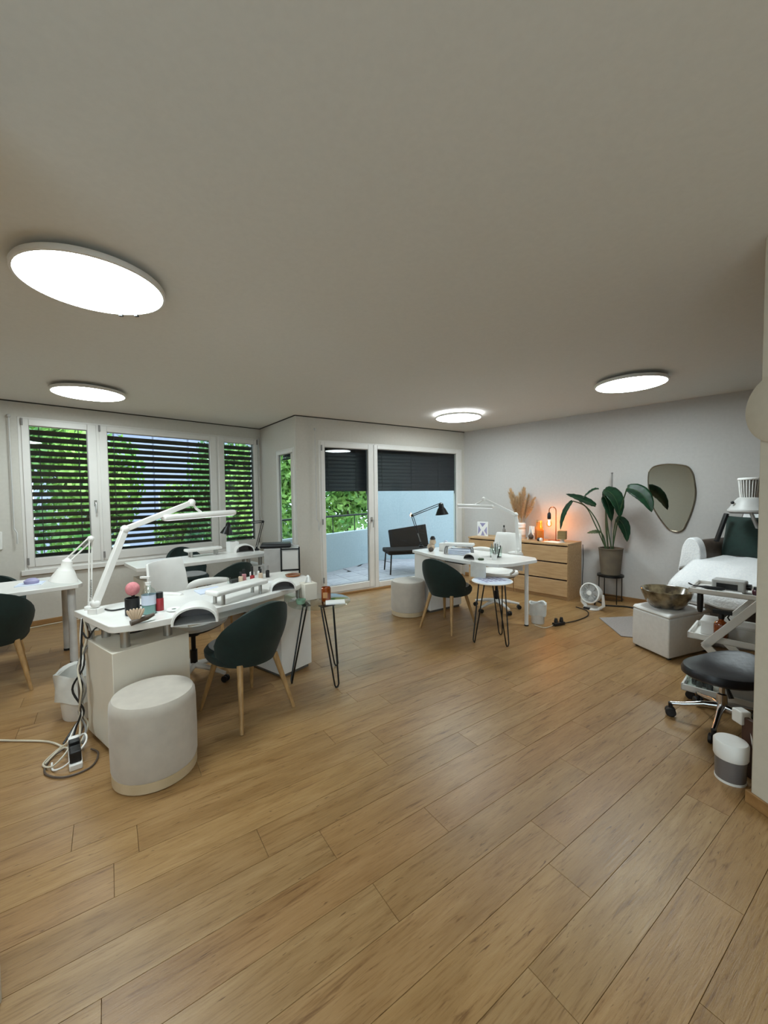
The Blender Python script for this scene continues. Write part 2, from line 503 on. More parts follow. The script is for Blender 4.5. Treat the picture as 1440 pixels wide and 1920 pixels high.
# skirting boards
def skirt(name, p, a, s0, s1, off=0.0):
    mb = MB(); mb.box(s0, s1, -0.014, 0.0, 0.0, 0.06)
    return struct(mb.build(name, OAKD, loc=(p.x, p.y, 0), rz=a, bevel=0.003))
skirt('baseboard_left', A, aAB, -2.3, 3.07)
skirt('baseboard_corner', B, aBC, 0.02, LBC)
skirt('baseboard_right', D, aDE, 0.02, 7.0)
w = MB(); d_ = (V3(2.26, -2.2, 0) - K).normalized(); nrm = V3(d_.y, -d_.x, 0); nrm = nrm if nrm.x < 0 else -nrm
w.prism([(K.x + nrm.x * .014, K.y + .014), (K.x + .16, K.y + .034), (K.x + .16, K.y + .02), (K.x, K.y), (2.26, -2.2), (2.26 + nrm.x * .014, -2.2 + nrm.y * .014)], 0, 0.06)
struct(w.build('baseboard_wing', OAKD, bevel=0.003))
# dark shadow gap where ceiling meets the window walls
for i, (p, a, L) in enumerate(((A, aAB, 3.07), (B, aBC, LBC), (C, aCD, LCD))):
    mb = MB(); mb.box(-2.3 if i == 0 else 0.0, L, -0.012, 0.0, CEIL - 0.012, CEIL - 0.001)
    struct(mb.build('trim_%d' % (i + 1), DARKGAP, loc=(p.x, p.y, 0), rz=a))

# windows ------------------------------------------------------------
def ring_frame(mb, x0, x1, z0, z1, w_l, w_r, w_b, w_t, y0, y1):
    mb.box(x0, x0 + w_l, y0, y1, z0, z1); mb.box(x1 - w_r, x1, y0, y1, z0, z1)
    mb.box(x0 + w_l, x1 - w_r, y0, y1, z0, z0 + w_b); mb.box(x0 + w_l, x1 - w_r, y0, y1, z1 - w_t, z1)
def sash(root, x0, x1, z0, z1, g, y0=-0.012, y1=0.05):
    """x0..z1 outer edge of the sash, g = glass rectangle"""
    mb = MB(); ring_frame(mb, x0, x1, z0, z1, g[0] - x0, x1 - g[1], g[2] - z0, z1 - g[3], y0, y1)
    s = mb.build('sash', FRAME, root, bevel=0.006)
    MB().box(g[0] - 0.004, g[1] + 0.004, 0.018, 0.024, g[2] - 0.004, g[3] + 0.004).build('pane', GLASS, s)
    mb = MB(); t = 0.008                                  # dark rubber seal round the glass
    ring_frame(mb, g[0] - 0.001, g[1] + 0.001, g[2] - 0.001, g[3] + 0.001, t, t, t, t, 0.012, 0.03)
    mb.build('seal', GREYM, s)
    return s
def handle(parent, x, z, y=-0.012, flip=1):
    mb = MB(); mb.box(x - 0.014, x + 0.014, y - 0.012, y, z - 0.035, z + 0.035)
    mb.tube([(x, y - 0.01, z), (x, y - 0.045, z), (x, y - 0.05, z - 0.015), (x, y - 0.05, z - 0.12)], [0.009, 0.009, 0.010, 0.008], 8)
    return mb.build('handle', STEEL, parent)
w1 = frame_obj('window_1', (A.x, A.y, 0), aAB)
mb = MB(); ring_frame(mb, 0.13, 3.05, 0.64, 2.42, 0.035, 0.035, 0.06, 0.035, 0.0, 0.07)
mb.box(0.85, 0.90, 0.0, 0.07, 0.66, 2.40); mb.box(2.35, 2.40, 0.0, 0.07, 0.66, 2.40)
mb.build('frame', FRAME, w1, bevel=0.004)
mb = MB(); mb.box(0.10, 3.08, -0.03, 0.0, 0.60, 0.66); mb.build('sill', FRAME, w1, bevel=0.006)
s1 = sash(w1, 0.158, 0.862, 0.69, 2.40, (0.225, 0.77, 0.79, 2.325))
s2 = sash(w1, 0.89, 2.362, 0.69, 2.40, (0.975, 2.265, 0.80, 2.325))
s3 = sash(w1, 2.39, 3.03, 0.69, 2.40, (2.48, 2.965, 0.78, 2.325))
handle(s1, 0.825, 1.42)
for x, ps in ((0.165, s1), (0.895, s2), (3.02, s3)):
    for z in (0.76, 2.36):
        MB().lathe([(0.011, -0.04), (0.011, 0.04)], 10, (x, -0.016, z)).build('hinge', GREYM, ps)
w2 = frame_obj('window_2', (B.x, B.y, 0), aBC)
mb = MB(); ring_frame(mb, 0.66, 1.30, 0.36, 2.16, 0.05, 0.05, 0.05, 0.05, 0.0, 0.05); mb.build('frame', FRAME, w2, bevel=0.004)
sash(w2, 0.69, 1.285, 0.39, 2.14, (0.735, 1.262, 0.45, 2.09), -0.012, 0.032)
w3 = frame_obj('window_3', (C.x, C.y, 0), aCD)
mb = MB(); ring_frame(mb, 1.225, 3.10, 0.0, 2.27, 0.05, 0.05, 0.05, 0.05, 0.0, 0.08); mb.build('frame', FRAME, w3, bevel=0.004)
sash(w3, 1.25, 3.08, 0.03, 2.25, (1.318, 2.965, 0.115, 2.19))
d1 = frame_obj('door_1', (C.x, C.y, 0), aCD)
mb = MB(); mb.box(0.34, 0.39, 0, 0.08, 0, 2.27); mb.box(0.39, 1.225, 0, 0.08, 2.22, 2.27); mb.box(0.39, 1.225, 0, 0.08, 0, 0.05); mb.build('frame', FRAME, d1, bevel=0.004)
MB().box(0.34, 3.10, -0.03, 0.0, 0.0, 0.03).build('threshold', OAKD, d1, bevel=0.004)
sd_ = sash(d1, 0.37, 1.232, 0.05, 2.25, (0.43, 1.150, 0.145, 2.175))
handle(sd_, 1.195, 1.10)
for z in (0.25, 1.1, 2.16):
    MB().lathe([(0.011, -0.04), (0.011, 0.04)], 10, (0.378, -0.016, z)).build('hinge', GREYM, sd_)

w4 = frame_obj('fill_window', (5.8, -2.2, 0), PI)  # unseen window added behind the camera for extra front light
for k in range(2):
    mb = MB(); x0 = 4.4 + 1.75 * k; ring_frame(mb, x0, x0 + 1.75, 0.55, 2.35, 0.07, 0.07, 0.07, 0.07, 0.0, 0.07); f_ = mb.build('sash', FRAME, w4, bevel=0.005)
    MB().box(x0 + 0.065, x0 + 1.685, 0.03, 0.036, 0.615, 2.285).build('pane', GLASS, f_)

# exterior blinds, every slat a part
def blind(name, label, p, a, x0, x1, z0, z1, pit, dep, tilt, mt, yc, group=None, rails=True):
    loc = along(p, a, (x0 + x1) / 2, -yc)
    t = thing(name, label, 'blind', loc, a, group)
    L = (x1 - x0) / 2
    def slat(tl):
        mb = MB(); n = 4
        sec = []
        for i in range(n + 1):
            q = -dep / 2 + dep * i / n
            bow = 0.006 * math.sin(PI * i / n)
            sec.append((q * math.cos(tl) - bow * math.sin(tl), q * math.sin(tl) + bow * math.cos(tl)))
        top = [(-L, y, z + 0.0008) for y, z in sec]; bot = [(-L, y, z - 0.0008) for y, z in reversed(sec)]
        r0 = top + bot
        mb.rings([r0, [(L, y, z) for _, y, z in r0]])
        return mb
    first = None; z = z0 + pit * 0.7; i = 0
    while z < z1 - pit * 0.4:
        if first is None:
            first = slat(tilt).build('slat', mt, t, loc=(0, 0, z)); o = first
        else:
            o = first.copy(); COL.objects.link(o); o.location = (0, 0, z)
        z += pit; i += 1
    MB().box(-L, L, -dep * 0.4, dep * 0.4, z0, z0 + 0.02).build('bottom_rail', mt, t, bevel=0.004)
    mb = MB()
    for x in ([-L * 0.55, L * 0.55] if L < 0.5 else [-L * 0.75, -L * 0.1, L * 0.55]):
        mb.tube([(x, -dep * 0.3, z0), (x, -dep * 0.3, z1)], 0.003, 5); mb.tube([(x, dep * 0.3, z0), (x, dep * 0.3, z1)], 0.003, 5)
    mb.build('cord', BLACKP, t)
    for q in ((-1, 1) if rails else ()): MB().box(q * (L + 0.007) - 0.005, q * (L + 0.007) + 0.005, -0.02, 0.02, z0 - 0.05, z1).build('guide_rail', mt, t)
    MB().box(-L, L, -0.05, 0.05, z1, z1 + 0.04).build('head_rail', mt, t)
    return t
G1 = 'half open exterior blinds of the wide window'
blind('venetian_blind', 'dark venetian blind behind the narrow left sash with the handle', A, aAB, 0.17, 0.86, 0.74, 2.37, 0.082, 0.08, math.radians(-40), SLAT, 0.19, G1)
blind('venetian_blind', 'dark venetian blind behind the widest middle sash', A, aAB, 0.90, 2.34, 0.74, 2.37, 0.082, 0.08, math.radians(-40), SLAT, 0.19, G1)
blind('venetian_blind', 'dark venetian blind behind the narrow sash beside the room corner', A, aAB, 2.41, 3.02, 0.74, 2.37, 0.082, 0.08, math.radians(-40), SLAT, 0.19, G1)
blind('roller_blind', 'charcoal blind half lowered over the glass balcony door', C, aCD, 0.36, 1.20, 1.54, 2.30, 0.058, 0.064, math.radians(72), SLAT2, 0.15)
blind('roller_blind', 'charcoal blind half lowered over the wide pane beside the balcony door', C, aCD, 1.26, 3.06, 1.54, 2.30, 0.058, 0.064, math.radians(72), SLAT2, 0.15)
blind('roller_blind', 'rolled up dark blind at the top of the narrow corner window', B, aBC, 0.72, 1.26, 2.02, 2.13, 0.04, 0.05, math.radians(70), SLAT, 0.09, rails=False)
# crank rods
def crank(label, p):
    mb = MB(); mb.tube([(0, 0, 2.40), (0, 0, 1.15)], 0.006, 6); mb.ball((0, 0, 2.41), 0.02, 8)
    mb.tube([(0, 0, 1.15), (0.03, 0, 1.10), (0.03, 0, 0.98)], 0.007, 6)
    return tag(mb.build('crank_rod', LGREY, loc=p), label, 'crank rod', None)
crank('thin blind crank rod on the wall left of the wide window', LW(0.06, 0.035))
crank('thin blind crank rod beside the corner sash of the wide window', LW(3.035, 0.045))
crank('thin blind crank rod left of the balcony door', BW(0.27, 0.045))
tag(MB().box(-0.05, 0.05, -0.02, 0.0, 0, 0.2).build('wall_switch', WHITEM, loc=LW(-0.09, 0.0, 0.92), rz=aAB, bevel=0.006), 'white wall switch box left of the wide window', 'switch')

# ------------------------------------------------------------------ ceiling lamps
def ceiling_lamp(label, x, y, rim=False):
    t = thing('ceiling_lamp', label, 'ceiling lamp', (x, y, CEIL), 0, 'round ceiling lamps')
    MB().lathe([(0.20, 0.0), (0.20, -0.032)], 40).build('mount', FRAME, t)
    mb = MB(); mb.lathe([(0.20, -0.030), (0.312, -0.030), (0.318, -0.040), (0.316, -0.058), (0.304, -0.060), (0.303, -0.056)], 56); mb.build('rim', FRAME, t)
    MB().lathe([(0.303, -0.057), (0.297, -0.061), (0.0, -0.063)], 56).build('diffuser', LIT, t)
    if rim: MB().lathe([(0.215, -0.029), (0.30, -0.029), (0.30, -0.027), (0.215, -0.027)], 48).build('halo_ring', LITRIM, t)
    return t
cl1 = ceiling_lamp('largest round ceiling lamp, nearest at the upper left', -1.44, 2.051)
for a in (0.48, 0.567):
    MB().box(0.306, 0.322, -0.010, 0.010, -0.066, -0.052, Matrix.Rotation(a * PI, 4, 'Z')).build('clip', BLACKP, cl1)
ceiling_lamp('round ceiling lamp just in front of the wide window', -2.977, 4.107)
ceiling_lamp('round ceiling lamp with a glowing rim by the far corner', 1.054, 5.629, True)
ceiling_lamp('round ceiling lamp above the pedicure chair on the right', 2.455, 4.006)
ceiling_lamp('added round fill lamp overhead behind the viewer', 0.35, -0.9)  # unseen lamp added to brighten the room from the camera side
ceiling_lamp('second added round fill lamp behind the viewer, to the left', -2.9, 0.2)  # another unseen addition, brightens the near left of the room

# ------------------------------------------------------------------ chairs
def green_chair(label, loc, rz):
    t = thing('shell_chair', label, 'chair', loc, rz, 'green velvet chairs')
    def shell(u, v):
        th = math.radians(92) * (2 * u - 1)
        top = 0.44 + 0.355 * max(0.0, math.cos(th * 90 / 92)) ** 0.70
        z0 = 0.375
        z = z0 + v * (top - z0)
        s = 0.70 + 0.30 * math.sin(min(1, (z - z0) / 0.28) * PI / 2)
        s *= 1 - 0.10 * max(0, (z - 0.60) / 0.19) ** 2 * 0.8
        x = 0.25 * s * math.sin(th)
        y = -0.245 * s * math.cos(th) - 0.07 * max(0, z - 0.47) / 0.32 * max(0, math.cos(th))
        return (x, y - 0.0, z)
    MB().grid(shell, 22, 10).build('backrest', VELVET, t, solid=0.042, bevel=0.012, seg=3)
    prof = [(0.15, 0.36), (0.205, 0.368), (0.222, 0.395), (0.225, 0.43), (0.21, 0.452), (0.19, 0.458)]
    MB().lathe(prof, 36, (0, 0.06, 0), ex=0.82).build('seat', VELVET, t)
    MB().lathe([(0.195, 0.455), (0.196, 0.463), (0.17, 0.474), (0.08, 0.478), (0.0, 0.478)], 36, (0, 0.06, 0), ex=0.82).build('seat_top', SEATG, t)  # pale grey layer over the top of the green seat
    for sx in (-1, 1):
        for sy in (-1, 1):
            MB().tube([(sx * 0.135, sy * 0.135 + 0.0, 0.385), (sx * 0.205, sy * 0.245, 0.0)], [0.021, 0.011], 10).build('leg', LEGW, t)
    return t
c0 = green_chair('green velvet shell chair in front of the curved desk, back to the viewer', (-0.968, 2.725, 0), math.radians(143 - 90))
dup(c0, (0.70, 4.42, 0), math.radians(48 - 90), 'green velvet shell chair between the far pouf and the round paper-topped table')
dup(c0, (-3.06, 3.07, 0), math.radians(134 - 90), 'green velvet shell chair cut off by the left edge of the photo')
dup(c0, (-1.73, 4.32, 0), math.radians(143 - 90), 'green velvet shell chair in front of the desk under the window')
dup(c0, (-2.62, 5.30, 0), math.radians(-46 - 90), 'green velvet shell chair behind the desk under the window')
o = dup(c0, LW(-0.12, 0.72), math.radians(-46 - 90), 'green velvet shell chair behind the left desk, only its top showing')
o.scale = (0.9, 0.9, 0.88)

def swivel_chair(label, loc, rz):
    t = thing('office_chair', label, 'chair', loc, rz, 'white swivel chairs')
    def back(u, v):
        x = (u - 0.5) * (0.44 - 0.06 * v ** 3)
        z = 0.50 + v * 0.46
        return (x, -0.24 - 0.09 * v + 0.10 * (2 * u - 1) ** 2 * (1 - 0.4 * v) - 0.03 * math.cos(v * PI), z)
    MB().grid(back, 12, 10).build('backrest', WHITEM, t, solid=0.02, bevel=0.006)
    MB().lathe([(0.16, 0.44), (0.235, 0.45), (0.245, 0.475), (0.235, 0.50), (0.0, 0.505)], 32, (0, 0, 0), ex=0.7).build('seat', WHITEM, t)
    MB().lathe([(0.10, 0.40), (0.21, 0.43), (0.21, 0.441)], 24, (0, 0, 0), ex=0.7).build('seat_pan', BLACKP, t)
    for sx in (-1, 1):
        mb = MB()
        pth = smooth_path([(sx * 0.20, -0.24, 0.66), (sx * 0.245, -0.15, 0.72), (sx * 0.275, 0.0, 0.745), (sx * 0.285, 0.14, 0.755)], 4)
        mb.tube(pth, [0.02 + 0.014 * math.sin(PI * i / (len(pth) - 1)) for i in range(len(pth))], 10)
        mb.tube([(sx * 0.20, 0.02, 0.47), (sx * 0.28, 0.02, 0.53), (sx * 0.275, 0.0, 0.74)], 0.016, 8)
        mb.build('armrest', WHITEM, t)
    mb = MB(); mb.lathe([(0.05, 0.36), (0.06, 0.40), (0.06, 0.41)], 14); mb.tube([(0.03, 0, 0.39), (0.2, 0.05, 0.37)], 0.007, 6); mb.build('mechanism', BLACKP, t)
    mb = MB(); mb.lathe([(0.028, 0.10), (0.028, 0.24), (0.018, 0.242), (0.018, 0.37)], 14); mb.build('column', BLACKM, t)
    for k in range(5):
        a = 2 * PI * k / 5 + 0.3; c, s = math.cos(a), math.sin(a)
        MB().tube([(0.02 * c, 0.02 * s, 0.115), (0.15 * c, 0.15 * s, 0.10), (0.285 * c, 0.285 * s, 0.07)], [0.026, 0.02, 0.014], 8).build('spoke', WHITEM, t)
        mb = MB()
        for q in (-1, 1):
            mb.lathe([(0.026, -0.008), (0.026, 0.008)], 12, m=Matrix.Translation((0.285 * c - q * 0.014 * s, 0.285 * s + q * 0.014 * c, 0.027)) @ Matrix.Rotation(a + PI / 2, 4, 'Z') @ Matrix.Rotation(PI / 2, 4, 'Y'))
        mb.build('caster', BLACKP, t)
    return t
sw = swivel_chair('white plastic swivel chair behind the curved desk on the left', (-1.56, 3.20, 0), math.radians(-12 - 90))
dup(sw, (1.42, 5.05, 0), math.radians(215 - 90), 'white plastic swivel chair behind the far desk, in front of the drawers')

# ------------------------------------------------------------------ poufs
def pouf(label, loc, R, H, sx=1.0, rz=0):
    t = thing('pouf', label, 'pouf', loc, rz, 'round beige poufs')
    n = 44
    MB().lathe([(R * 0.95, 0.0), (R * 0.985, 0.006), (R * 0.985, 0.055), (R * 0.95, 0.056)], n).build('base_ring', GOLDW, t)
    pr = [(R * 0.97, 0.056), (R * 1.0, 0.075), (R * 1.01, H * 0.5), (R * 1.0, H * 0.86), (R * 0.985, H * 0.94), (R * 0.93, H * 0.985), (R * 0.80, H), (0, H * 1.004)]
    MB().lathe(pr, n).build('cushion', BOUCLE, t)
    t.scale = (sx, 1, 1)
    return t
pouf('large round beige velvet pouf in the left foreground beside the curved desk', (-1.255, 2.115, 0), 0.205, 0.44)
pouf('round beige velvet pouf at the foot of the balcony window', (0.285, 4.93, 0), 0.21, 0.42)

# ------------------------------------------------------------------ manicure desks
def post(mb, x, y, z0, z1, r=0.025): mb.lathe([(r, z0), (r, z1)], 16, (x, y, 0))
def desk_top(name, poly, z0, z1, parent):
    return MB().prism(poly, z0, z1).build(name, WHITE, parent, bevel=0.004)
# desk A: x along the client side, y towards the back; origin at its middle on the floor
ua = math.radians(53)
DA = (0.0, 0.0)
def toA(u, v): return V3(u * math.cos(ua) - v * math.sin(ua), u * math.sin(ua) + v * math.cos(ua), 0)
oA = toA(1.62, 2.76)
def A_(u, v, z=0): return toA(u, v) + V3(0, 0, z)
def big_desk(name, label, loc, rz, front, back, xl, xr, pedl, pedr, ztop=0.76):
    t = thing(name, label, 'desk', loc, rz)
    poly = front + back
    desk_top('tabletop', poly, ztop - 0.04, ztop, t)
    for i, (x0, x1, y0, y1, h, ps) in enumerate((pedl, pedr)):
        p = MB().box(x0, x1, y0, y1, 0.03, h).build('pedestal', CREAM if i == 0 else WHITE, t, bevel=0.003)
        MB().box(x0 + 0.02, x1 - 0.02, y0 + 0.02, y1 - 0.02, 0.0, 0.03).build('plinth', SIGNG, p)
        for x, y in ps:
            q = MB(); post(q, x, y, h, ztop - 0.04); q.build('post', STEEL, p)
    return t
front = [(-0.79, -0.20), (-0.775, -0.235), (-0.66, -0.30), (-0.5, -0.335), (-0.25, -0.355), (0, -0.36), (0.25, -0.345), (0.5, -0.29), (0.77, -0.15)]
back = [(0.83, 0.14), (0.80, 0.30), (0.6, 0.36), (0.2, 0.32), (-0.3, 0.31), (-0.6, 0.33), (-0.8, 0.345)]
deskA = big_desk('manicure_desk', 'white curved manicure desk on box pedestals, large at the left', oA, ua, front, back, 0, 0,
    (-0.79, -0.36, -0.235, 0.20, 0.61, [(-0.70, -0.17), (-0.46, -0.17), (-0.70, 0.12), (-0.46, 0.12)]),
    (0.40, 0.72, -0.19, 0.24, 0.61, [(0.47, -0.12), (0.65, -0.12), (0.47, 0.18), (0.65, 0.18)]))
mb = MB(); mb.box(-0.36, 0.40, -0.24, -0.22, 0.645, 0.72); mb.build('apron', CREAM, deskA)
# desk B under the window
fB = [(-0.77, -0.26), (-0.7, -0.29), (-0.3, -0.31), (0.2, -0.31), (0.6, -0.28), (0.72, -0.2)]
bB = [(0.72, 0.22), (0.7, 0.29), (0.2, 0.28), (-0.3, 0.28), (-0.77, 0.29)]
oB = LW(1.69, 1.24)
deskB = big_desk('manicure_desk', 'white manicure desk in the background under the wide window', oB, aAB, fB, bB, 0, 0,
    (-0.70, -0.40, -0.22, 0.22, 0.60, [(-0.64, -0.16), (-0.46, -0.16), (-0.55, 0.16)]),
    (0.42, 0.70, -0.2, 0.22, 0.60, [(0.48, -0.14), (0.64, -0.14), (0.56, 0.16)]))
# desk C at the left edge
oC = LW(-0.35, 1.44)
deskC = thing('manicure_desk', 'white straight desk on round metal legs at the left photo edge', 'desk', oC, aAB)
desk_top('tabletop', [(-0.8, -0.32), (0.76, -0.32), (0.80, -0.26), (0.80, 0.26), (0.76, 0.32), (-0.8, 0.32)], 0.685, 0.72, deskC)
for x, y in ((0.72, 0.22), (0.72, -0.22), (-0.72, 0.22), (-0.72, -0.22)):
    mb = MB(); mb.lathe([(0.03, 0.02), (0.03, 0.685)], 16, (x, y, 0)); l = mb.build('leg', LGREY, deskC)
    MB().lathe([(0.032, 0.0), (0.032, 0.02)], 16, (x, y, 0)).build('foot', BLACKP, l)
# desk D on the right
ed = math.radians(-55.6)
oD = V3(0.36, 5.157, 0)
def D_(e, f, z=0): return V3(oD.x + e * math.cos(ed) - f * math.sin(ed), oD.y + e * math.sin(ed) + f * math.cos(ed), z)
deskD = thing('manicure_desk', 'white bowed manicure desk on the right before the oak drawers', 'desk', oD, ed)
desk_top('tabletop', [(0.0, 0.0), (0.22, -0.035), (0.45, -0.085), (0.75, -0.115), (1.0, -0.10), (1.25, -0.05), (1.39, 0.01), (1.45, 0.15), (1.455, 0.55), (1.36, 0.66), (1.2, 0.67), (0.6, 0.62), (0, 0.6)], 0.725, 0.76, deskD)
p = MB().box(0.02, 0.32, 0.02, 0.56, 0.03, 0.725).build('pedestal', WHITE, deskD, bevel=0.003)
MB().box(0.04, 0.30, 0.04, 0.54, 0, 0.03).build('plinth', SIGNG, p)
mb = MB(); mb.lathe([(0.022, 0.015), (0.022, 0.725)], 14, (1.31, 0.57, 0)); l = mb.build('leg', WHITEM, deskD)
MB().lathe([(0.024, 0), (0.024, 0.015)], 14, (1.31, 0.57, 0)).build('foot', BLACKP, l)
mb = MB(); mb.box(0.32, 1.3, 0.50, 0.52, 0.62, 0.725); mb.build('apron', WHITE, deskD)
mb = MB(); mb.box(0.55, 0.85, 0.05, 0.40, 0.675, 0.725); mb.build('drawer', BLACKP, deskD, bevel=0.004)

# ------------------------------------------------------------------ hairpin tables
def hairpin(label, loc, R, H, angs, topm, rz=0, foot=0.20):
    t = thing('hairpin_table', label, 'side table', loc, rz, 'round hairpin tables')
    MB().lathe([(R - 0.006, H - 0.012), (R, H - 0.008), (R, H - 0.003), (R - 0.004, H), (0, H)], 48).build('tabletop', topm, t)
    for a in angs:
        c, s = math.cos(a), math.sin(a)
        p0 = Vector((0.115 * c, 0.115 * s, H - 0.014)); f = Vector((foot * c, foot * s, 0.007)); tn = Vector((-s, c, 0))
        mb = MB()
        pts = [p0 + tn * 0.055, f + tn * 0.018 + Vector((0, 0, 0.02)), f + tn * 0.008, f - tn * 0.008, f - tn * 0.018 + Vector((0, 0, 0.02)), p0 - tn * 0.055]
        mb.tube(pts, 0.0065, 8)
        mb.box(-0.06, 0.06, -0.03, 0.03, H - 0.018, H - 0.012, Matrix.Translation((0.115 * c, 0.115 * s, 0)) @ Matrix.Rotation(a + PI / 2, 4, 'Z'))
        mb.build('leg', BLACKM, t)
    return t
htA = hairpin('round glass table on black hairpin legs beside the curved desk', (-0.53, 3.19, 0), 0.25, 0.63, [math.radians(x) for x in (205, 310, 65)], CLEAR, foot=0.235)
htD = hairpin('round hairpin table topped with blue and white paper, at the far desk', (1.07, 3.96, 0), 0.20, 0.61, [math.radians(x) for x in (195, 300, 50)], PAPER, foot=0.20)

# ------------------------------------------------------------------ lamps on the desks
def arm_box(mb, p, q, w, h):
    p, q = Vector(p), Vector(q); d = (q - p).normalized()
    side = d.cross(Vector((0, 0, 1))).normalized(); up = side.cross(d)
    rs = []
    for c in (p, q):
        rs.append([c + side * a * w / 2 + up * b * h / 2 for a, b in ((-1, -1), (1, -1), (1, 1), (-1, 1))])
    mb.rings(rs)
def led_lamp(label, base, j1, j2, b0, b1):
    base = Vector(base); t = thing('led_desk_lamp', label, 'lamp', base)
    r = lambda p: Vector(p) - base
    j1, j2, b0, b1 = r(j1), r(j2), r(b0), r(b1)
    mb = MB(); mb.box(-0.03, 0.03, -0.03, 0.03, 0.0, 0.035); mb.lathe([(0.014, 0.035), (0.014, 0.07)], 10); mb.box(-0.03, 0.03, -0.03, 0.03, -0.10, -0.04); mb.box(0.022, 0.034, -0.03, 0.03, -0.10, 0.035)
    mb.build('clamp', WHITEM, t, bevel=0.003)
    mb = MB(); arm_box(mb, (0, 0, 0.06), j1, 0.034, 0.04); mb.build('lower_arm', WHITEM, t, bevel=0.004)
    mb = MB(); arm_box(mb, j1, j2, 0.030, 0.036); mb.build('upper_arm', WHITEM, t, bevel=0.004)
    for q in ((0, 0, 0.06), j1, j2):
        MB().ball(q, 0.028, 12).build('joint', WHITEM, t)
    mid = (b0 + b1) / 2
    mb = MB(); mb.tube([j2, (j2 + mid) / 2 + Vector((0, 0, 0.0)), mid + Vector((0, 0, 0.02))], 0.010, 8); mb.build('neck', WHITEM, t)
    h = MB(); arm_box(h, b0, b1, 0.075, 0.042); h = h.build('lamp_head', WHITEM, t, bevel=0.016, seg=3)
    dd = Vector((0, 0, -0.0205)); mb = MB(); arm_box(mb, b0.lerp(b1, 0.04) + dd, b0.lerp(b1, 0.96) + dd, 0.05, 0.006); mb.build('light_strip', LITBAR, h)
    return t
led_lamp('white long-bar LED lamp clamped to the left end of the curved desk', (-1.80, 2.46, 0.76), (-1.711, 2.634, 1.268), (-1.439, 2.996, 1.434), (-1.568, 2.825, 1.331), (-1.226, 3.278, 1.348))
led_lamp('white long-bar LED lamp clamped to the far desk before the drawers', (1.566, 4.655, 0.76), (1.538, 4.665, 1.225), (1.193, 4.78, 1.409), (0.893, 4.881, 1.334), (1.304, 4.743, 1.32))

def anglepoise(label, base, elbow, head, down, m, size=0.085, zfoot=0.0):
    base = Vector(base); t = thing('swing_arm_lamp', label, 'lamp', base)
    e, h = Vector(elbow) - base, Vector(head) - base
    MB().lathe([(0.032, 0.0), (0.032, 0.02), (0.014, 0.028), (0.012, 0.05)], 16).build('clamp', m, t)
    def arm(a, b, nm):
        a, b = Vector(a), Vector(b); d = (b - a).normalized(); sd = d.cross(Vector((0, 0, 1)))
        sd = sd.normalized() if sd.length > 0.2 else Vector((1, 0, 0))
        up = sd.cross(d).normalized()
        mb = MB(); mb.tube([a + up * 0.012, b + up * 0.012], 0.005, 6); mb.tube([a - up * 0.012, b - up * 0.012], 0.005, 6)
        mb.build(nm, m, t)
        mb = MB(); n = 40; pts = []                      # the spring
        for i in range(n + 1):
            q = a.lerp(b, 0.06 + 0.3 * i / n); w = i * 2 * PI / 5
            pts.append(q + (up * math.cos(w) + sd * math.sin(w)) * 0.008)
        mb.tube(pts, 0.002, 4); mb.build('spring', STEEL, t)
    arm((0, 0, 0.05), e, 'lower_arm'); arm(e, h, 'upper_arm')
    mb = MB(); mb.ball(e, 0.02, 10); mb.ball(h, 0.02, 10); mb.build('joint', m, t)
    dn = Vector(down).normalized()
    q = dn.to_track_quat('Z', 'Y').to_matrix().to_4x4()
    mt4 = Matrix.Translation(h) @ q
    s = size
    pr = [(0.018, -0.01), (s * 0.38, 0.0), (s * 0.42, s * 0.55), (s * 0.60, s * 0.75), (s * 1.05, s * 1.75), (s * 1.07, s * 1.75), (s * 0.62, s * 0.78), (0.01, s * 0.6)]
    MB().lathe([(r, z) for r, z in pr], 28, m=mt4, cap=False).build('shade', m, t)
    mb = MB(); mb.ball((0, 0, s * 1.1), s * 0.35, 12, 1.0, mt4); mb.build('bulb', WHITEM, t)
    return t
anglepoise('white swing-arm lamp with cone shade at the left end of the curved desk', (-1.90, 2.55, 0.76), (-1.886, 2.561, 1.216), (-1.984, 2.487, 1.085), (-0.15, -0.1, -1), WHITEM, 0.072)
anglepoise('black swing-arm lamp on the desk under the wide window', (-1.70, 5.30, 0.76), (-1.63, 5.371, 1.138), (-2.045, 5.24, 1.125), (-0.2, 0.0, -1), BLACKM, 0.075)
anglepoise('black swing-arm lamp on the far desk against the balcony glass', (0.50, 5.42, 0.76), (0.385, 5.47, 1.19), (0.775, 5.44, 1.345), (0.1, 0, -1), BLACKM, 0.085)

# ------------------------------------------------------------------ oak drawers
def dresser(label, s0, s1):
    wd = s1 - s0
    t = thing('chest_of_drawers', label, 'chest of drawers', RW((s0 + s1) / 2, 0.32), aDE, 'oak chests of drawers')
    h = wd / 2
    mb = MB(); mb.box(-h, -h + 0.02, -0.22, 0.24, 0, 0.755); mb.box(h - 0.02, h, -0.22, 0.24, 0, 0.755); mb.box(-h + .02, h - .02, 0.22, 0.235, 0.03, 0.755); mb.box(-h + .02, h - .02, -0.20, 0.22, 0.03, 0.05)
    mb.box(-h + .02, h - .02, -0.215, -0.20, 0.0, 0.05)
    mb.build('carcass', OAKV, t)
    MB().box(-h - 0.002, h + 0.002, -0.245, 0.24, 0.755, 0.78).build('top', OAKV, t, bevel=0.002)
    for k in range(3):
        z0 = 0.055 + k * 0.2335
        d = MB().box(-h + 0.004, h - 0.004, -0.24, -0.222, z0, z0 + 0.215).build('drawer', OAKV, t, bevel=0.003)
        MB().box(-h + 0.03, h - 0.03, -0.215, 0.18, z0 + 0.02, z0 + 0.17).build('drawer_box', WHITEM, d)
    return t
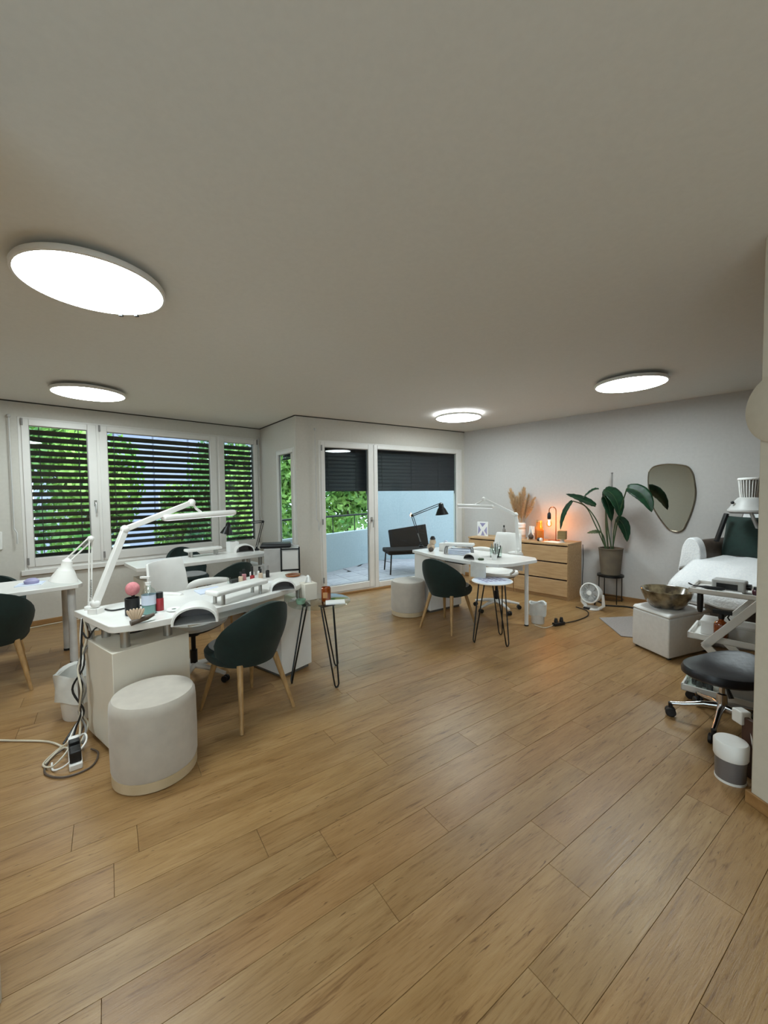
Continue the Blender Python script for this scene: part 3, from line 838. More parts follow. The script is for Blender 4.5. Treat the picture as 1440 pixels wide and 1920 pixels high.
dresser('oak three-drawer chest in the corner beside the balcony window', 0.47, 1.262)
dresser('oak three-drawer chest next to the potted plant, copper lamp on top', 1.268, 2.06)
ZT = 0.78
# things on the drawers
def on_chest(s, d): return RW(s, d, ZT)
t = thing('display_card', 'white card with a lilac abstract figure, leftmost on the oak chests', 'display card', on_chest(0.60, 0.34), aDE)
MB().box(-0.10, 0.10, -0.008, 0.008, 0, 0.235).build('card', PAPER, t, bevel=0.002)
mb = MB()
for pts in ([(-0.05, 0.215), (0.06, 0.215), (0.0, 0.15)], [(-0.09, 0.02), (-0.03, 0.10), (-0.075, 0.17)], [(0.085, 0.02), (0.03, 0.09), (0.08, 0.16)], [(-0.03, 0.01), (0.04, 0.01), (0.005, 0.09)]):
    mb.prism(pts, 0.0085, 0.0105, Matrix.Rotation(PI / 2, 4, 'X'))
mb.build('print', LILAC, t)
t = thing('dried_pampas_vase', 'white ribbed vase of tan pampas plumes on the oak chests', 'vase', on_chest(1.24, 0.26), aDE)
MB().lathe([(0.055, 0), (0.062, 0.01), (0.062, 0.13), (0.058, 0.135), (0.058, 0.145), (0.066, 0.15), (0.066, 0.175), (0.056, 0.18), (0.056, 0.19), (0.063, 0.196), (0.063, 0.225), (0.05, 0.24), (0.045, 0.242), (0.04, 0.2)], 28).build('vase', PAPER, t)
mb = MB(); mb.lathe([(0.0665, 0.152), (0.0668, 0.172)], 28, cap=False); mb.lathe([(0.0628, 0.02), (0.0628, 0.06)], 28, cap=False); mb.build('band', BEIGEB, t)
pl = None
for k in range(22):
    a = random.uniform(-PI, PI); lean = random.uniform(0.05, 0.50); L = random.uniform(0.44, 0.60)
    if pl is None:
        mb = MB(); mb.tube([(0, 0, -0.1), (0, 0, 0.25)], 0.0025, 5)
        for i in range(210):
            z = 0.16 + 0.4 * random.random(); rr = 0.04 * math.sin(PI * min(1, (z - 0.13) / 0.46)) ** 0.7
            th = random.uniform(0, 2 * PI); c, s = math.cos(th), math.sin(th)
            x, y = rr * 0.25 * c, rr * 0.25 * s
            mb.add([(x, y, z), (x + 0.002, y, z + 0.01), (x + rr * c, y + rr * s, z + 0.055 + 0.02 * random.random()), (x - 0.004 * s, y + 0.004 * c, z + 0.008)], [(0, 1, 2), (0, 2, 3)])
        pl = mb.build('plume', PAMPAS, t); o = pl
    else:
        o = pl.copy(); COL.objects.link(o)
    o.location = (0, 0, 0.17); o.rotation_euler = (lean * math.cos(a) * 0.7, lean * math.sin(a), a); o.scale = (1.0, 1.0, L / 0.56)
t = thing('picture_stand', 'small white easel shape with dark motif between vase and amber jar', 'ornament', on_chest(1.42, 0.32), aDE)
mb = MB(); mb.tube([(-0.045, 0, 0), (0, 0, 0.20)], 0.012, 8); mb.tube([(0.05, 0, 0), (0.0, 0, 0.20)], 0.012, 8); mb.box(-0.03, 0.05, 0.005, 0.015, 0.10, 0.20); mb.build('frame', PAPER, t)
MB().ball((0.01, -0.02, 0.045), 0.04, 14, 1.0).build('dark_ball', BROWNL, t)
t = thing('amber_jar', 'glowing amber glass jar, taller one left of the copper lamp', 'jar', on_chest(1.50, 0.22), aDE)
MB().lathe([(0.05, 0), (0.056, 0.01), (0.056, 0.18), (0.045, 0.20), (0.042, 0.26), (0.036, 0.26)], 24).build('jar', mat('amber_lit_glass', 'E08A3C', 0.15, c2='C86E28', scale=4, emit=0), t)
MB().lathe([(0.047, 0.262), (0.047, 0.285), (0.0, 0.29)], 20).build('lid', OAKV, t)
t = thing('amber_jar', 'short orange glass jar with dark wick just left of the copper lamp', 'jar', on_chest(1.575, 0.34), aDE)
MB().lathe([(0.045, 0), (0.05, 0.008), (0.05, 0.15), (0.045, 0.152), (0.044, 0.02)], 24).build('jar', MATS['amber_lit_glass'], t)
MB().lathe([(0.018, 0.02), (0.018, 0.12), (0.0, 0.13)], 10).build('wick', BROWNL, t)
t = thing('copper_lamp', 'copper arched table lamp with hanging bare glowing bulb', 'lamp', on_chest(1.74, 0.26), aDE)
MB().lathe([(0.075, 0), (0.078, 0.004), (0.078, 0.012), (0, 0.016)], 30).build('base', COPPER, t)
pth = [(0.03, 0, 0.014), (0.03, 0, 0.44)] + [(-0.02 + 0.05 * math.cos(a), 0, 0.44 + 0.05 * math.sin(a)) for a in [PI * i / 8 for i in range(1, 9)]] + [(-0.07, 0, 0.40)]
MB().tube(pth, 0.007, 8).build('stem', COPPER, t)
MB().lathe([(0.012, 0.41), (0.024, 0.39), (0.026, 0.325), (0.02, 0.31)], 16, (-0.07, 0, 0)).build('socket', BLACKP, t)
b_ = MB().lathe([(0.012, 0.315), (0.016, 0.30), (0.034, 0.265), (0.038, 0.24), (0.032, 0.212), (0.012, 0.197), (0.0, 0.195)], 18, (-0.07, 0, 0)).build('bulb', glass_mat('bulb_glass', 'FFE6C4', 1.0), t)
mb = MB(); mb.tube([(-0.078, 0, 0.30), (-0.082, 0.004, 0.225), (-0.07, 0, 0.222), (-0.058, -0.004, 0.225), (-0.062, 0, 0.30)], 0.0045, 6); mb.build('filament', emit_mat('filament', 'FFA94E', 320.0), b_)
t = thing('wooden_cube', 'small olive wooden cube right of the copper lamp', 'cube', on_chest(1.885, 0.32), aDE + 0.2)
MB().box(-0.055, 0.055, -0.055, 0.055, 0.035, 0.155).build('cube', mat('olive_wood', '8C7648', 0.5, c2='7A6640', scale=6, stretch=(1, 1, 6)), t, bevel=0.006)
MB().lathe([(0.03, 0), (0.022, 0.02), (0.024, 0.035)], 14).build('foot', PAPER, t)
tag(MB().prism([(-0.12, -0.07), (0.1, -0.09), (0.14, 0.05), (-0.08, 0.09)], 0, 0.008).build('folded_cloth', PAPER, loc=on_chest(1.82, 0.44), rz=aDE, bevel=0.003), 'white folded cloth in front of the copper lamp', 'cloth')
t = thing('small_bottle', 'slim grey bottle on the left oak chest behind the white chair', 'bottle', on_chest(0.985, 0.34), aDE)
MB().lathe([(0.022, 0), (0.024, 0.006), (0.024, 0.13), (0.01, 0.145), (0.01, 0.165)], 14).build('bottle', GREYM, t)
MB().lathe([(0.012, 0.165), (0.012, 0.195), (0, 0.197)], 12).build('cap', BLACKP, t)
t = thing('nail_polish', 'small white jar with black lid near the chest front edge', 'jar', on_chest(1.63, 0.47), aDE)
MB().lathe([(0.024, 0), (0.026, 0.005), (0.026, 0.03)], 14, m=Matrix.Rotation(PI / 2, 4, 'Y') @ Matrix.Translation((-0.026, 0, 0))).build('jar', PAPER, t)
MB().lathe([(0.027, 0.0), (0.027, 0.03), (0, 0.031)], 14, m=Matrix.Rotation(-PI / 2, 4, 'Y') @ Matrix.Translation((0.026, 0, 0))).build('lid', BLACKP, t)

# ------------------------------------------------------------------ plant, stand, fan
PL = Vector((3.03, 5.33, 0))
t = thing('plant_stand', 'thin black metal stand under the clay plant pot', 'plant stand', PL, aDE)
MB().lathe([(0.155, 0.345), (0.16, 0.348), (0.16, 0.372), (0.15, 0.374)], 32).build('tray', BLACKM, t)
for a in (45, 135, 225, 315):
    c, s = math.cos(math.radians(a)), math.sin(math.radians(a))
    MB().tube([(0.152 * c, 0.152 * s, 0.36), (0.152 * c, 0.152 * s, 0.0)], 0.006, 6).build('leg', BLACKM, t)
mb = MB(); mb.tube([(0.152 * math.cos(a), 0.152 * math.sin(a), 0.05) for a in [2 * PI * i / 24 for i in range(25)]], 0.004, 6); mb.build('foot_ring', BLACKM, t)
PP = PL + Vector((0, 0, 0.374))
t = thing('potted_plant', 'tall potted plant with big dark green leaves beside the mirror', 'plant', PP)
MB().lathe([(0.105, 0), (0.115, 0.004), (0.142, 0.30), (0.146, 0.34), (0.150, 0.345), (0.150, 0.355), (0.134, 0.355), (0.130, 0.31)], 36, cap=False).build('pot', POTM, t)
MB().lathe([(0.0, 0.01), (0.106, 0.01)], 24).build('pot_floor', POTM, t)
MB().lathe([(0.132, 0.31), (0.0, 0.325)], 24).build('soil', SOIL, t)
def rp(p): return Vector(p) - PP
mb = MB(); mb.tube([rp((3.055, 5.37, 0.70)), rp((3.06, 5.372, 1.72))], 0.010, 8); mb.ball(rp((3.06, 5.372, 1.73)), 0.016, 8, 0.7); mb.build('moss_pole', GREYM, t)
def leaf(p0, p1, p2, wid, nrm, m=LEAF, fold=0.25, name='leaf', pet=None):
    p0, p1, p2 = rp(p0), rp(p1), rp(p2)
    nrm = Vector(nrm).normalized(); n = 14
    sp_ = bez(p0, p1, p2, n)
    def fn(u, v):
        i = min(n, int(round(v * n))); c = sp_[i]
        d = (sp_[min(i + 1, n)] - sp_[max(i - 1, 0)]).normalized()
        sd = d.cross(nrm).normalized(); up = sd.cross(d)
        w = wid * (math.sin(PI * min(1, v * 0.93 + 0.07)) ** 0.62) * (1.0 - 0.35 * v)
        k = 2 * u - 1
        return c + sd * k * w + up * (abs(k) * w * fold + 0.004 * math.sin(v * 34) * abs(k))
    lf = MB().grid(fn, 8, n).build(name, m, t, solid=0.003)
    mb = MB(); mb.tube([q + nrm * 0.003 for q in sp_], [0.006 * (1 - 0.7 * i / n) for i in range(n + 1)], 6); mb.build('midrib', STEM, lf)
    if pet: MB().tube(smooth_path([rp(q) for q in pet], 6), 0.0075, 7).build('stalk', STEM, t)
    return lf
rt = lambda dx=0, dy=0: (3.02 + dx, 5.345 + dy, 0.70)
leaf((2.87, 5.42, 1.29), (2.72, 5.47, 1.38), (2.52, 5.54, 1.455), 0.085, (0.2, -0.75, 0.65), pet=[rt(-0.05), (2.9, 5.38, 1.02), (2.80, 5.42, 1.22), (2.68, 5.49, 1.36)])
leaf((2.62, 5.55, 1.36), (2.50, 5.58, 1.22), (2.475, 5.60, 0.955), 0.045, (-0.8, -0.5, 0.2), fold=0.5, pet=[rt(-0.03, 0.02), (2.86, 5.42, 1.05), (2.76, 5.47, 1.28), (2.62, 5.55, 1.36)])
leaf((2.90, 5.40, 1.515), (2.84, 5.43, 1.53), (2.72, 5.49, 1.385), 0.035, (0.0, -0.4, 0.9), fold=0.5)
leaf((2.95, 5.36, 1.50), (3.05, 5.22, 1.48), (3.04, 5.15, 1.14), 0.135, (0.1, -0.9, 0.35), fold=0.18, pet=[rt(0.0, 0.03), (2.99, 5.37, 1.1), (2.97, 5.38, 1.38), (2.95, 5.36, 1.50)])
leaf((2.96, 5.38, 1.42), (2.99, 5.32, 1.36), (3.02, 5.30, 1.08), 0.085, (-0.1, -0.95, 0.2), fold=0.15, pet=[rt(0.02, -0.02), (3.0, 5.35, 1.0), (2.98, 5.38, 1.3), (2.96, 5.38, 1.42)])
leaf((3.03, 4.99, 1.517), (3.19, 4.88, 1.50), (3.21, 4.79, 1.225), 0.11, (-0.35, -0.8, 0.45), fold=0.2, pet=[rt(0.04), (3.07, 5.26, 1.05), (3.05, 5.12, 1.32), (3.03, 4.99, 1.517)])
leaf((3.08, 5.30, 1.12), (3.17, 5.24, 1.09), (3.18, 5.22, 0.82), 0.09, (-0.1, -0.85, 0.5), fold=0.25, pet=[rt(0.05), (3.06, 5.32, 0.92), (3.08, 5.30, 1.12)])
leaf((2.95, 5.42, 0.93), (2.88, 5.45, 0.935), (2.79, 5.49, 0.915), 0.05, (0, -0.5, 0.85), LEAFD, pet=[rt(-0.04), (2.98, 5.40, 0.85), (2.95, 5.42, 0.93)])
leaf((3.0, 5.41, 1.30), (3.03, 5.46, 1.45), (3.05, 5.52, 1.52), 0.07, (0.2, -0.6, 0.7), pet=[rt(0.0, 0.03), (3.0, 5.40, 1.0), (3.0, 5.41, 1.30)])

FN = Vector((2.62, 5.02, 0)); fa = math.radians(205 - 270)
t = thing('table_fan', 'round white fan standing on the floor beside the oak chest', 'fan', FN, math.radians(-60))
fm = Matrix.Translation((0, 0, 0.20)) @ Matrix.Rotation(PI / 2, 4, 'X') @ Matrix.Rotation(-0.15, 4, 'X')
MB().lathe([(0.085, -0.10), (0.115, -0.03), (0.128, 0.03), (0.130, 0.055), (0.118, 0.058), (0.112, 0.03)], 32, m=fm, cap=False).build('housing', WHITEM, t)
MB().lathe([(0.0, -0.10), (0.085, -0.10), (0.085, -0.095), (0, -0.095)], 24, m=fm).build('rear_cap', WHITEM, t)
mb = MB()
for r in (0.03, 0.05, 0.07, 0.09, 0.11):
    mb.tube([fm @ Vector((r * math.cos(a), r * math.sin(a), 0.052)) for a in [2 * PI * i / 24 for i in range(25)]], 0.002, 4)
for k in range(16):
    a = 2 * PI * k / 16; mb.tube([fm @ Vector((0.02 * math.cos(a), 0.02 * math.sin(a), 0.055)), fm @ Vector((0.114 * math.cos(a + 0.4), 0.114 * math.sin(a + 0.4), 0.052))], 0.002, 4)
mb.build('grille', LGREY, t)
MB().lathe([(0.03, 0.045), (0.03, 0.06), (0, 0.062)], 16, m=fm).build('hub', WHITEM, t)
for k in range(4):
    a = PI / 2 * k
    def bl(u, v, a=a):
        r = 0.02 + 0.085 * v; th = a + (u - 0.5) * 1.0
        return fm @ Vector((r * math.cos(th), r * math.sin(th), 0.01 + 0.02 * (u - 0.5)))
    MB().grid(bl, 4, 3).build('blade', LGREY, t, solid=0.002)
mb = MB(); mb.lathe([(0.095, 0), (0.10, 0.006), (0.095, 0.022), (0.0, 0.028)], 28); mb.build('base', WHITEM, t)
mb = MB()
for sx in (-1, 1): mb.tube([(sx * 0.085, 0.02, 0.015), (sx * 0.142, 0.02, 0.06), (sx * 0.138, 0.01, 0.20)], [0.022, 0.02, 0.014], 8)
mb.build('yoke', WHITEM, t)
MB().box(-0.05, 0.03, -0.102, -0.07, 0.008, 0.03).build('control_panel', BLACKP, t, bevel=0.004)

# ------------------------------------------------------------------ mirror
out = [(2.857, 1.729), (2.880, 1.765), (2.911, 1.79), (2.97, 1.807), (3.045, 1.814), (3.14, 1.806), (3.225, 1.787), (3.268, 1.762), (3.294, 1.722), (3.315, 1.665), (3.328, 1.58), (3.340, 1.462), (3.332, 1.36), (3.312, 1.26), (3.285, 1.16), (3.255, 1.075), (3.235, 1.02), (3.205, 0.988), (3.161, 0.975), (3.10, 0.988), (3.065, 1.02), (3.02, 1.08), (2.965, 1.17), (2.915, 1.265), (2.88, 1.37), (2.862, 1.50), (2.852, 1.62)]
ctr = (3.09, 1.42)
t = thing('wall_mirror', 'rounded pebble-shaped mirror with thin metal rim on the grey wall', 'mirror', RW(ctr[0], 0, ctr[1]), aDE)
rx = Matrix.Rotation(PI / 2, 4, 'X')
poly = [((s - ctr[0]), (z - ctr[1])) for s, z in out]
sm = [(p.x, p.y) for p in smooth_path([(x, y, 0) for x, y in poly + poly[:1]], 3)][:-1]
mb = MB(); mb.prism(sm, 0.004, 0.022, rx); mb.build('glass', MIRROR, t)
mb = MB(); mb.tube([rx @ Vector((x, y, 0.016)) for x, y in sm + sm[:2]], 0.009, 8); mb.build('rim', mat('bronze_rim', '8A8070', 0.3, metal=0.9, c2='7A7060', scale=7), t)

# ------------------------------------------------------------------ cube, bowl, rug
ca = math.radians(-20)
CB = Vector((2.72, 3.70, 0))
# base corners measured: left (2.377,3.785) front (2.45,3.412) right (3.037,3.696)
cube = [(2.377, 3.80), (2.45, 3.412), (2.98, 3.62), (2.90, 4.01)]
CB = Vector((2.68, 3.71, 0))
lc = [(x - CB.x, y - CB.y) for x, y in cube]
t = thing('leather_cube', 'white leather cube pouf carrying the mottled bowl', 'pouf', CB)
mb = MB()
def ringz(k, z): return [(x * k, y * k, z) for x, y in lc]
mb.rings([ringz(0.985, 0.015), ringz(1.0, 0.03), ringz(1.01, 0.2), ringz(1.0, 0.365)]); mb.build('body', LEATHW, t, bevel=0.012, seg=3)
mb = MB(); mb.rings([ringz(1.0, 0.366), ringz(1.005, 0.38), ringz(0.96, 0.40), ringz(0.6, 0.412)]); mb.build('top_cushion', LEATHW, t, bevel=0.01, seg=3)
mb = MB()
for x, y in lc: mb.lathe([(0.02, 0), (0.02, 0.015)], 10, (x * 0.85, y * 0.85, 0))
mb.build('foot', BLACKP, t)
BW_ = Vector((2.60, 3.66, 0.412))
t = thing('foot_bowl', 'large mottled brown glazed bowl on the white leather cube', 'bowl', BW_)
MB().lathe([(0.115, 0), (0.13, 0.004), (0.165, 0.05), (0.195, 0.12), (0.205, 0.155), (0.200, 0.162), (0.190, 0.155), (0.155, 0.06), (0.11, 0.025), (0, 0.02)], 48).build('bowl', BOWLM, t)
tag(MB().prism([(2.50, 4.62), (2.40, 4.02), (3.5, 3.55), (4.3, 4.0), (3.6, 4.72)], 0.0, 0.012).build('rug', RUGM, bevel=0.004), 'flat grey rug under the white leather cube and pedicure chair', 'rug')

# ------------------------------------------------------------------ pedicure chair
pa = math.radians(204)
PC = Vector((3.65, 3.94, 0.012))
t = thing('pedicure_chair', 'brown leather pedicure chair mostly hidden under white towels', 'chair', PC, pa)
# local +x is where the sitter looks
mb = MB(); mb.box(-0.28, 0.28, -0.28, 0.28, 0, 0.50); mb.build('base', BROWNL, t, bevel=0.03, seg=3)
mb = MB(); mb.box(-0.30, 0.40, -0.285, 0.285, 0.50, 0.72); mb.build('seat', BROWNL, t, bevel=0.05, seg=4)
def legrest(u, v): return (0.38 + 0.34 * v, (u - 0.5) * 0.54, 0.66 - 0.16 * v)
MB().grid(legrest, 6, 6).build('leg_rest', BROWNL, t, solid=0.10, bevel=0.03, seg=3)
for sy in (-1, 1):
    mb = MB(); n_ = 12
    def armring(x, k):
        return [(x, sy * 0.37 + 0.075 * k * math.cos(a), 0.66 + (0.29 * k if math.sin(a) > 0 else 0.26) * math.copysign(abs(math.sin(a)) ** 0.55, math.sin(a))) for a in [2 * PI * i / 24 for i in range(24)]]
    mb.rings([armring(-0.36, 0.9), armring(-0.33, 1.0), armring(0.1, 1.0), armring(0.25, 0.97), armring(0.31, 0.88), armring(0.335, 0.7)]); mb.build('armrest', BROWNL, t)
def brest(u, v):
    return (-0.28 - 0.20 * v, (u - 0.5) * (0.60 - 0.12 * v ** 4), 0.66 + 0.68 * v - 0.02 * (2 * u - 1) ** 2)
MB().grid(brest, 8, 10).build('backrest', BROWNL, t, solid=0.14, bevel=0.05, seg=3)
def in_chair(x, y, z):
    q = Vector((x, y, z)) - PC
    return Vector((q.x * math.cos(pa) + q.y * math.sin(pa), -q.x * math.sin(pa) + q.y * math.cos(pa), q.z))
mb = MB(); arm_box(mb, in_chair(3.50, 4.20, 0.94), in_chair(3.585, 4.18, 1.235), 0.05, 0.03); mb.build('support_bar', BLACKP, t, bevel=0.006)
# towels
def drape(u, v):
    y = (u - 0.5) * 0.66
    path = [(-0.20, 0.80), (-0.10, 0.765), (0.15, 0.765), (0.38, 0.755), (0.50, 0.715), (0.62, 0.66), (0.76, 0.585), (0.805, 0.50), (0.81, 0.43)]
    q = v * (len(path) - 1); i = min(int(q), len(path) - 2); f = q - i
    x = path[i][0] * (1 - f) + path[i + 1][0] * f; z = path[i][1] * (1 - f) + path[i + 1][1] * f
    k = abs(2 * u - 1)
    z -= 0.02 * max(0, k - 0.8) / 0.2
    z += 0.006 * math.sin(u * 17 + v * 5) + 0.005 * math.sin(v * 21 - u * 4)
    return (x + 0.01 * math.sin(u * 12), y, z)
o = MB().grid(drape, 26, 30).build('towel', TOWEL, None, solid=0.018, loc=PC, rz=pa); tag(o, 'large white towel spread over the seat and leg rest of the pedicure chair', 'towel')
def arm_tow(u, v):
    # wraps over the arm and its front end
    a = -0.15 * PI + 1.3 * PI * u
    x = 0.245 + 0.095 * min(1, v / 0.55)
    k = 1.0 if v < 0.55 else 1.0
    y = -0.37 + 0.088 * math.cos(a); z = 0.66 + 0.312 * math.copysign(abs(math.sin(a)) ** 0.55, math.sin(a))
    z = max(z, 0.60)
    if v > 0.55:
        q = (v - 0.55) / 0.45
        x = 0.34 + 0.03 * q; z = z - q * max(0, z - 0.62) * 0.9; y = -0.37 + (y + 0.37) * (1 + 0.1 * q)
    return (x, y, z)
o = MB().grid(arm_tow, 24, 16).build('towel', TOWEL, None, solid=0.014, loc=PC, rz=pa); tag(o, 'small white towel folded over the front of the brown armrest', 'towel')
def hd(u, v): 
    q = brest(u * 0.86 + 0.07, 0.58 + 0.42 * v); return (q[0] + 0.092, q[1], q[2] + 0.01 + 0.004 * math.sin(u * 15))
o = MB().grid(hd, 14, 10).build('towel', TOWEL, None, solid=0.014, loc=PC, rz=pa); tag(o, 'white towel over the headrest behind the green cushion', 'towel')
def cush(u, v):
    a, b = (u - 0.5) * 2, (v - 0.5) * 2
    return a, b
mb = MB()
def cf(sgn):
    def f(u, v):
        a, b = (u - 0.5) * 2, (v - 0.5) * 2
        th = 0.075 * (1 - abs(a) ** 2.6) ** 0.6 * (1 - abs(b) ** 2.6) ** 0.6
        pinch = 1 - 0.06 * (1 - abs(a * b))
        return (sgn * th, a * 0.215 * (1 - 0.05 * (1 - b * b)), b * 0.215 * (1 - 0.05 * (1 - a * a)))
    return f
cm = Matrix.Translation((-0.13, -0.10, 0.985)) @ Matrix.Rotation(-0.26, 4, 'Y')
mb.grid(cf(1), 14, 14, cm); mb.grid(cf(-1), 14, 14, cm)
o = mb.build('cushion', mat('bottle_green_velvet', '0A2620', 0.8, c2='0D2E27', scale=30, sheen=0.2), None, loc=PC, rz=pa); tag(o, 'square dark green velvet cushion on the pedicure chair', 'cushion')
# treatment lamp
t = thing('treatment_lamp', 'grey and white domed treatment lamp with ribbed top above the pedicure chair', 'lamp', (4.22, 3.50, 0), 0)
o_ = Vector((4.22, 3.50, 0)); hp = Vector((3.58, 3.92, 1.27)) - o_
MB().lathe([(0.03, 0.0), (0.12, 0.0), (0.13, 0.02), (0.12, 0.03), (0.022, 0.05), (0.02, 1.32), (0.0, 1.33)], 24).build('stand', GREYM, t)
MB().lathe([(0.150, -0.012), (0.165, 0.0), (0.165, 0.014), (0.15, 0.03), (0.11, 0.10), (0.085, 0.13), (0.075, 0.135)], 40, hp).build('dome', LGREY, t)
MB().lathe([(0.152, -0.013), (0.14, -0.022), (0.10, -0.01), (0.0, -0.01)], 36, hp).build('lens_ring', GREYM, t)
mb = MB(); mb.lathe([(0.060, 0.135), (0.075, 0.305), (0.0, 0.31)], 32, hp); mb.build('chimney', GREYM, t)
for k in range(22):
    a = 2 * PI * k / 22; c, s = math.cos(a), math.sin(a)
    MB().tube([hp + Vector((0.066 * c, 0.066 * s, 0.135)), hp + Vector((0.082 * c, 0.082 * s, 0.305))], 0.005, 5).build('rib', PAPER, t)
MB().lathe([(0.088, 0.305), (0.092, 0.312), (0.088, 0.325), (0.07, 0.328)], 32, hp, cap=False).build('top_ring', PAPER, t)
mb = MB(); mb.tube([(0, 0, 1.30), (-0.10, 0.0, 1.33), hp + Vector((0.155, 0.02, 0.02))], 0.016, 8); mb.build('arm', GREYM, t)
mb = MB(); arm_box(mb, hp + Vector((-0.08, -0.11, -0.01)), hp + Vector((-0.03, -0.13, -0.16)), 0.045, 0.02); mb.build('handle', GREYM, t, bevel=0.005)
mb = MB(); mb.ball(hp + Vector((-0.145, 0.02, 0.085)), 0.016, 8); mb.build('knob', BLACKP, t)

# ------------------------------------------------------------------ trolley
ta = aDE
TR = Vector((2.245, 2.935, 0))            # front left corner of the shelves
t = thing('salon_trolley', 'white metal trolley with three trays and crossed slanted legs', 'trolley', TR, ta)
TW, TD = 0.62, 0.38
def tray(z, x0=0.0, y0=0.0, lip=0.045):
    mb = MB(); mb.box(x0, TW, y0, TD, z, z + 0.01)
    for (a, b, c, d) in ((x0, TW, y0, y0 + 0.014), (x0, TW, TD - 0.014, TD), (x0, x0 + 0.014, y0, TD), (TW - 0.014, TW, y0, TD)): mb.box(a, b, c, d, z, z + lip)
    mb.build('tray', WHITEM, t, bevel=0.003)
tray(0.725, lip=0.035); tray(0.385); tray(0.060, 0.0, -0.20)
for y in (-0.016, TD + 0.016):
    for (xa, za, xb, zb) in ((0.10, 0.35, 0.40, 0.73), (0.10, 0.37, 0.40, 0.07), (0.56, 0.73, 0.56, 0.07)):
        mb = MB(); arm_box(mb, (xa, y, za), (xb, y, zb), 0.014, 0.05); mb.build('leg', WHITEM, t, bevel=0.003)
for x in (0.05, 0.57):
    for y in (-0.17, TD - 0.02):
        MB().lathe([(0.028, -0.01), (0.028, 0.01)], 14, m=Matrix.Translation((x, y, 0.029)) @ Matrix.Rotation(PI / 2, 4, 'X')).build('caster', BLACKP, t)
def on_tr(x, y, z): return TR + Vector((x * math.cos(ta) - y * math.sin(ta), x * math.sin(ta) + y * math.cos(ta), z))
t = thing('file_machine', 'white electric nail file machine on top of the trolley', 'machine', on_tr(0.22, 0.19, 0.736), ta - 0.1)
MB().box(-0.10, 0.09, -0.055, 0.055, 0, 0.085).build('case', LGREY, t, bevel=0.012, seg=3)
mb = MB(); mb.lathe([(0.022, 0), (0.022, 0.025), (0, 0.026)], 16, (0.0, 0, 0), Matrix.Translation((0.09, 0.0, 0.045)) @ Matrix.Rotation(PI / 2, 4, 'Y')); mb.build('dial', BLACKP, t)
MB().box(-0.07, 0.05, -0.0585, -0.055, 0.02, 0.06).build('panel', BLACKP, t)
t = thing('file_handpiece', 'black electric file handpiece lying before the white machine', 'handpiece', on_tr(0.12, 0.085, 0.752), ta)
MB().tube([(-0.10, 0, 0.012), (-0.05, 0, 0.012), (-0.03, 0, 0.012), (0.06, 0, 0.012), (0.08, 0, 0.012)], [0.004, 0.008, 0.012, 0.012, 0.006], 10).build('body', BLACKP, t)
MB().tube(smooth_path([(-0.10, 0, 0.012), (-0.13, -0.01, 0.03), (-0.12, 0.03, 0.01), (-0.05, 0.05, 0.004)], 5), 0.003, 5).build('cable', BLACKP, t)
tag(MB().prism([(-0.12, -0.06), (0.13, -0.07), (0.12, 0.03), (-0.1, 0.04)], 0, 0.014).build('paper_towel', PAPER, loc=on_tr(0.17, 0.09, 0.737), rz=ta, bevel=0.003), 'folded white paper under the black handpiece', 'paper')
t = thing('pump_bottle', 'white pump bottle on the trolley top by the wall edge', 'bottle', on_tr(0.42, 0.21, 0.736), ta)
MB().lathe([(0.034, 0), (0.036, 0.006), (0.036, 0.10), (0.014, 0.12), (0.014, 0.14)], 18).build('bottle', PAPER, t)
mb = MB(); mb.lathe([(0.016, 0.14), (0.016, 0.155), (0.006, 0.156), (0.006, 0.18)], 12); mb.box(-0.04, 0.012, -0.008, 0.008, 0.178, 0.19); mb.build('pump', PAPER, t)
t = thing('small_jar', 'small dark plum jar on the trolley top near the white pump bottle', 'jar', on_tr(0.37, 0.13, 0.736), ta)
MB().lathe([(0.022, 0), (0.03, 0.015), (0.03, 0.035), (0.02, 0.045)], 14).build('jar', mat('plum_glaze', '5A2A34', 0.3, c2='48202A', scale=6), t)
MB().lathe([(0.022, 0.045), (0.022, 0.06), (0, 0.062)], 14).build('lid', BLACKP, t)
t = thing('file_holder', 'dark nail tool in a white cap hanging under the trolley top', 'tool', on_tr(0.065, 0.05, 0.58), ta)
MB().lathe([(0.012, 0), (0.018, 0.02), (0.020, 0.10), (0.018, 0.145)], 12).build('sleeve', BLACKP, t)
t = thing('spray_bottle', 'amber spray bottle with black trigger head on the middle tray', 'bottle', on_tr(0.185, 0.065, 0.396), ta + 0.1)
MB().lathe([(0.040, 0), (0.043, 0.006), (0.043, 0.11), (0.036, 0.128), (0.016, 0.145), (0.015, 0.16)], 24).build('bottle', AMBER, t)
mb = MB(); mb.lathe([(0.018, 0.155), (0.018, 0.185), (0.012, 0.19)], 14); mb.box(-0.05, 0.06, -0.012, 0.012, 0.19, 0.218); mb.box(-0.012, 0.014, -0.01, 0.01, 0.175, 0.20)
mb.tube([(0.045, 0, 0.195), (0.035, 0, 0.17), (0.05, 0, 0.145)], 0.006, 6); mb.build('trigger_head', BLACKP, t, bevel=0.003)
t = thing('storage_box', 'white lidded box on the middle tray behind the amber bottle', 'box', on_tr(0.19, 0.22, 0.396), ta)
MB().box(-0.13, 0.20, -0.09, 0.09, 0, 0.085).build('box', PAPER, t, bevel=0.004)
MB().box(-0.135, 0.205, -0.095, 0.095, 0.085, 0.105).build('lid', PAPER, t, bevel=0.004)
t = thing('clear_bin', 'clear plastic bin of dark bits on the bottom tray left end', 'bin', on_tr(0.095, -0.09, 0.071), ta)
MB().lathe([(0.09, 0), (0.11, 0.15)], 4, cap=False, m=Matrix.Rotation(PI / 4, 4, 'Z')).build('wall', CLEAR, t, solid=0.004)
